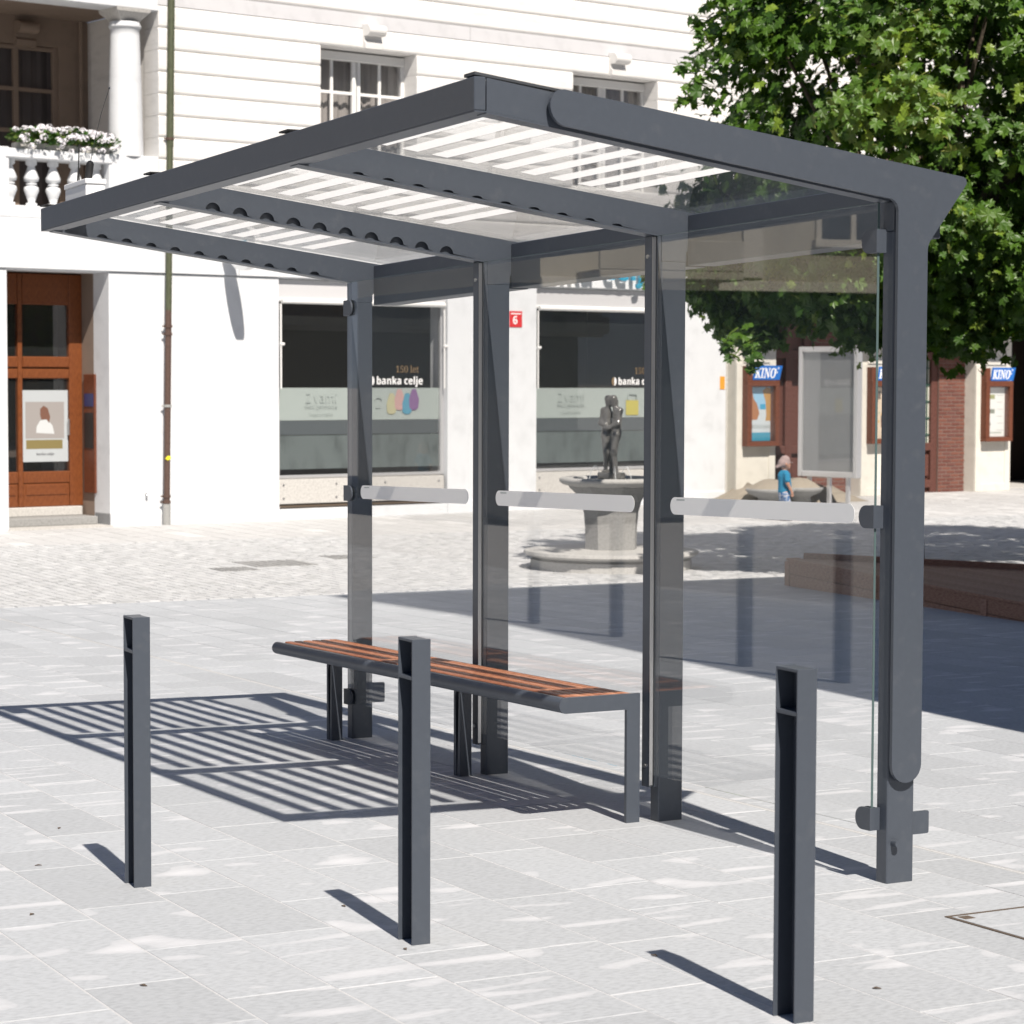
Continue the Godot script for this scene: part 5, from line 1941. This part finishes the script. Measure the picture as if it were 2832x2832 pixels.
# ---------------------------------------------------------------- the rest
func build_small_things() -> void:
	var st: SurfaceTool
	# empty light-box notice board on legs before the cinema
	var a := Vector3(-29.45, YB, -20.25)
	var b := Vector3(-28.15, YB, -20.66)
	var dx := (b - a).normalized()
	var l := a.distance_to(b)
	var t := thing("notice_board", "tall empty notice board with a silver frame on three legs", "board", Transform3D(Basis(dx, Vector3.UP, dx.cross(Vector3.UP)), a))
	st = begin()
	box(st, Vector3(0.09, 0.6, -0.03), Vector3(l - 0.09, 2.82, 0.03))
	part("panel", st, mat(Color(0.27, 0.28, 0.29), 0.5), t)
	st = begin()
	cbox(st, Vector3(0.0, 0.49, -0.07), Vector3(0.09, 2.92, 0.09), 0.012)
	cbox(st, Vector3(l - 0.09, 0.49, -0.07), Vector3(l, 2.92, 0.09), 0.012)
	cbox(st, Vector3(0.09, 0.49, -0.068), Vector3(l - 0.09, 0.60, 0.088), 0.012)
	cbox(st, Vector3(0.09, 2.82, -0.068), Vector3(l - 0.09, 2.92, 0.088), 0.012)
	part("frame", st, M.alu, t)
	st = begin()
	box(st, Vector3(0.091, 0.601, 0.06), Vector3(l - 0.091, 2.819, 0.066))
	part("pane", st, M.shop_glass, t)
	for x in [0.22, l * 0.5, l - 0.25]:
		st = begin()
		cbox(st, Vector3(x - 0.04, -0.02, -0.03), Vector3(x + 0.04, 0.4895, 0.03), 0.006)
		part("leg", st, M.alu, t)
	# stone bowls on gravel mounds at the foot of the cinema wall
	var places := [[Vector3(-28.9, YB, -19.2), "shallow stone bowl nearer the child on a gravel mound"], [Vector3(-29.2, YB, -20.05), "shallow stone bowl under the notice board on a gravel mound"]]
	for i in 2:
		var e: Array = places[i]
		var w := thing("stone_bowl", e[1], "planter", at(e[0]))
		st = begin()
		lathe(st, [Vector2(0.24, -0.01), Vector2(0.22, 0.12), Vector2(0.40, 0.2), Vector2(0.46, 0.27), Vector2(0.44, 0.30), Vector2(0.40, 0.29)], 20, Vector3.ZERO)
		part("bowl", st, M.granite, w)
		st = begin()
		lathe(st, [Vector2(0.42, 0.29), Vector2(0.3, 0.38), Vector2(0.14, 0.46), Vector2(0.001, 0.48)], 16, Vector3.ZERO)
		part("gravel", st, M.gravel, w)
	var gm := thing("gravel_mound", "low grey gravel heap against the cinema wall behind the bowls", "gravel", at(Vector3(-29.75, YB, -20.1)))
	st = begin()
	st.set_smooth_group(1)
	var n := noise(9, 1.3, 3)
	for i in 20:
		for j in 12:
			var q := []
			for e in [[i, j], [i, j + 1], [i + 1, j + 1], [i + 1, j]]:
				var x: float = (e[1] / 12.0 - 0.5) * 1.4
				var z: float = (e[0] / 20.0 - 0.5) * 3.4
				var h := maxf(0.0, 1.0 - pow(x / 0.7, 2.0)) * maxf(0.0, 1.0 - pow(z / 1.7, 2.0))
				q.append(Vector3(x, -0.02 + 0.5 * h * (0.75 + 0.5 * n.get_noise_2d(x * 2.0, z * 2.0)), z))
			quad_out(st, q[0], q[1], q[2], q[3], Vector3(0, -5, 0))
	part("heap", st, M.gravel, gm)
	# access cover in the paving right of the shelter
	var ac := thing("access_cover", "square steel-framed access cover set in the paving by the end post", "cover", pave * at(Vector3(0.57, 0, 0.18)))
	st = begin()
	box(st, Vector3(0.0, -0.02, -0.62), Vector3(0.012, 0.003, 0.0))
	box(st, Vector3(0.0121, -0.02, -0.012), Vector3(0.62, 0.003, 0.0))
	box(st, Vector3(0.608, -0.02, -0.62), Vector3(0.62, 0.003, -0.0121))
	box(st, Vector3(0.0121, -0.02, -0.62), Vector3(0.6079, 0.003, -0.608))
	part("frame", st, M.dirt, ac)
	st = begin()
	box(st, Vector3(0.018, -0.02, -0.602), Vector3(0.602, 0.0025, -0.018))
	part("slab_lid", st, M.slab[3], ac)
	st = begin()
	cbox(st, Vector3(0.03, -0.01, -0.075), Vector3(0.075, 0.004, -0.03), 0.001)
	part("lift_point", st, M.dirt, ac)
	# dark gratings among the setts
	var spots := [[-20.0, -5.75, 0.42, "larger dark grating in the cobbled square before the bank"], [-19.4, -4.98, 0.25, "smaller dark grating in the cobbled square before the bank"], [-20.6, -7.0, 0.3, "dark grating in the cobbles seen through the shelter glass"]]
	for e in spots:
		var g := thing("drain_grating", e[3], "grating", at(Vector3(e[0], gy(e[0], e[1]), e[1])))
		st = begin()
		var h: float = e[2]
		for i in 7:
			box(st, Vector3(-h, -0.03, -h + 2 * h * i / 7.0 + 0.01), Vector3(h, 0.006, -h + 2 * h * (i + 1) / 7.0 - 0.02))
		part("bars", st, M.granite, g)
	# bits of grit and leaf on the paving
	var k := 0
	for e in [[0.13, 2.0], [-1.9, 2.62], [-2.7, 2.3], [0.2, 2.9], [0.95, 1.0], [-0.6, 1.9], [-5.0, 1.2], [-8.0, 1.2], [1.3, 1.0], [-1.0, 2.9], [0.6, 1.35], [-3.3, 2.5]]:
		var g := thing("dry_leaf", "tiny dry leaf scrap lying on the pale paving", "leaf", pave * Transform3D(Basis(Vector3.UP, k * 1.3), Vector3(e[0], 0.001, e[1])), "scraps on the paving")
		st = begin()
		prism(st, PackedVector2Array([Vector2(-0.013, 0.0), Vector2(0.0, -0.006), Vector2(0.014, 0.001), Vector2(0.002, 0.007)]), func(q: Vector2, d: float) -> Vector3: return Vector3(q.x, d + absf(q.y) * 0.5, q.y), 0.0, 0.0025)
		part("scrap", st, M.dirt, g)
		k += 1
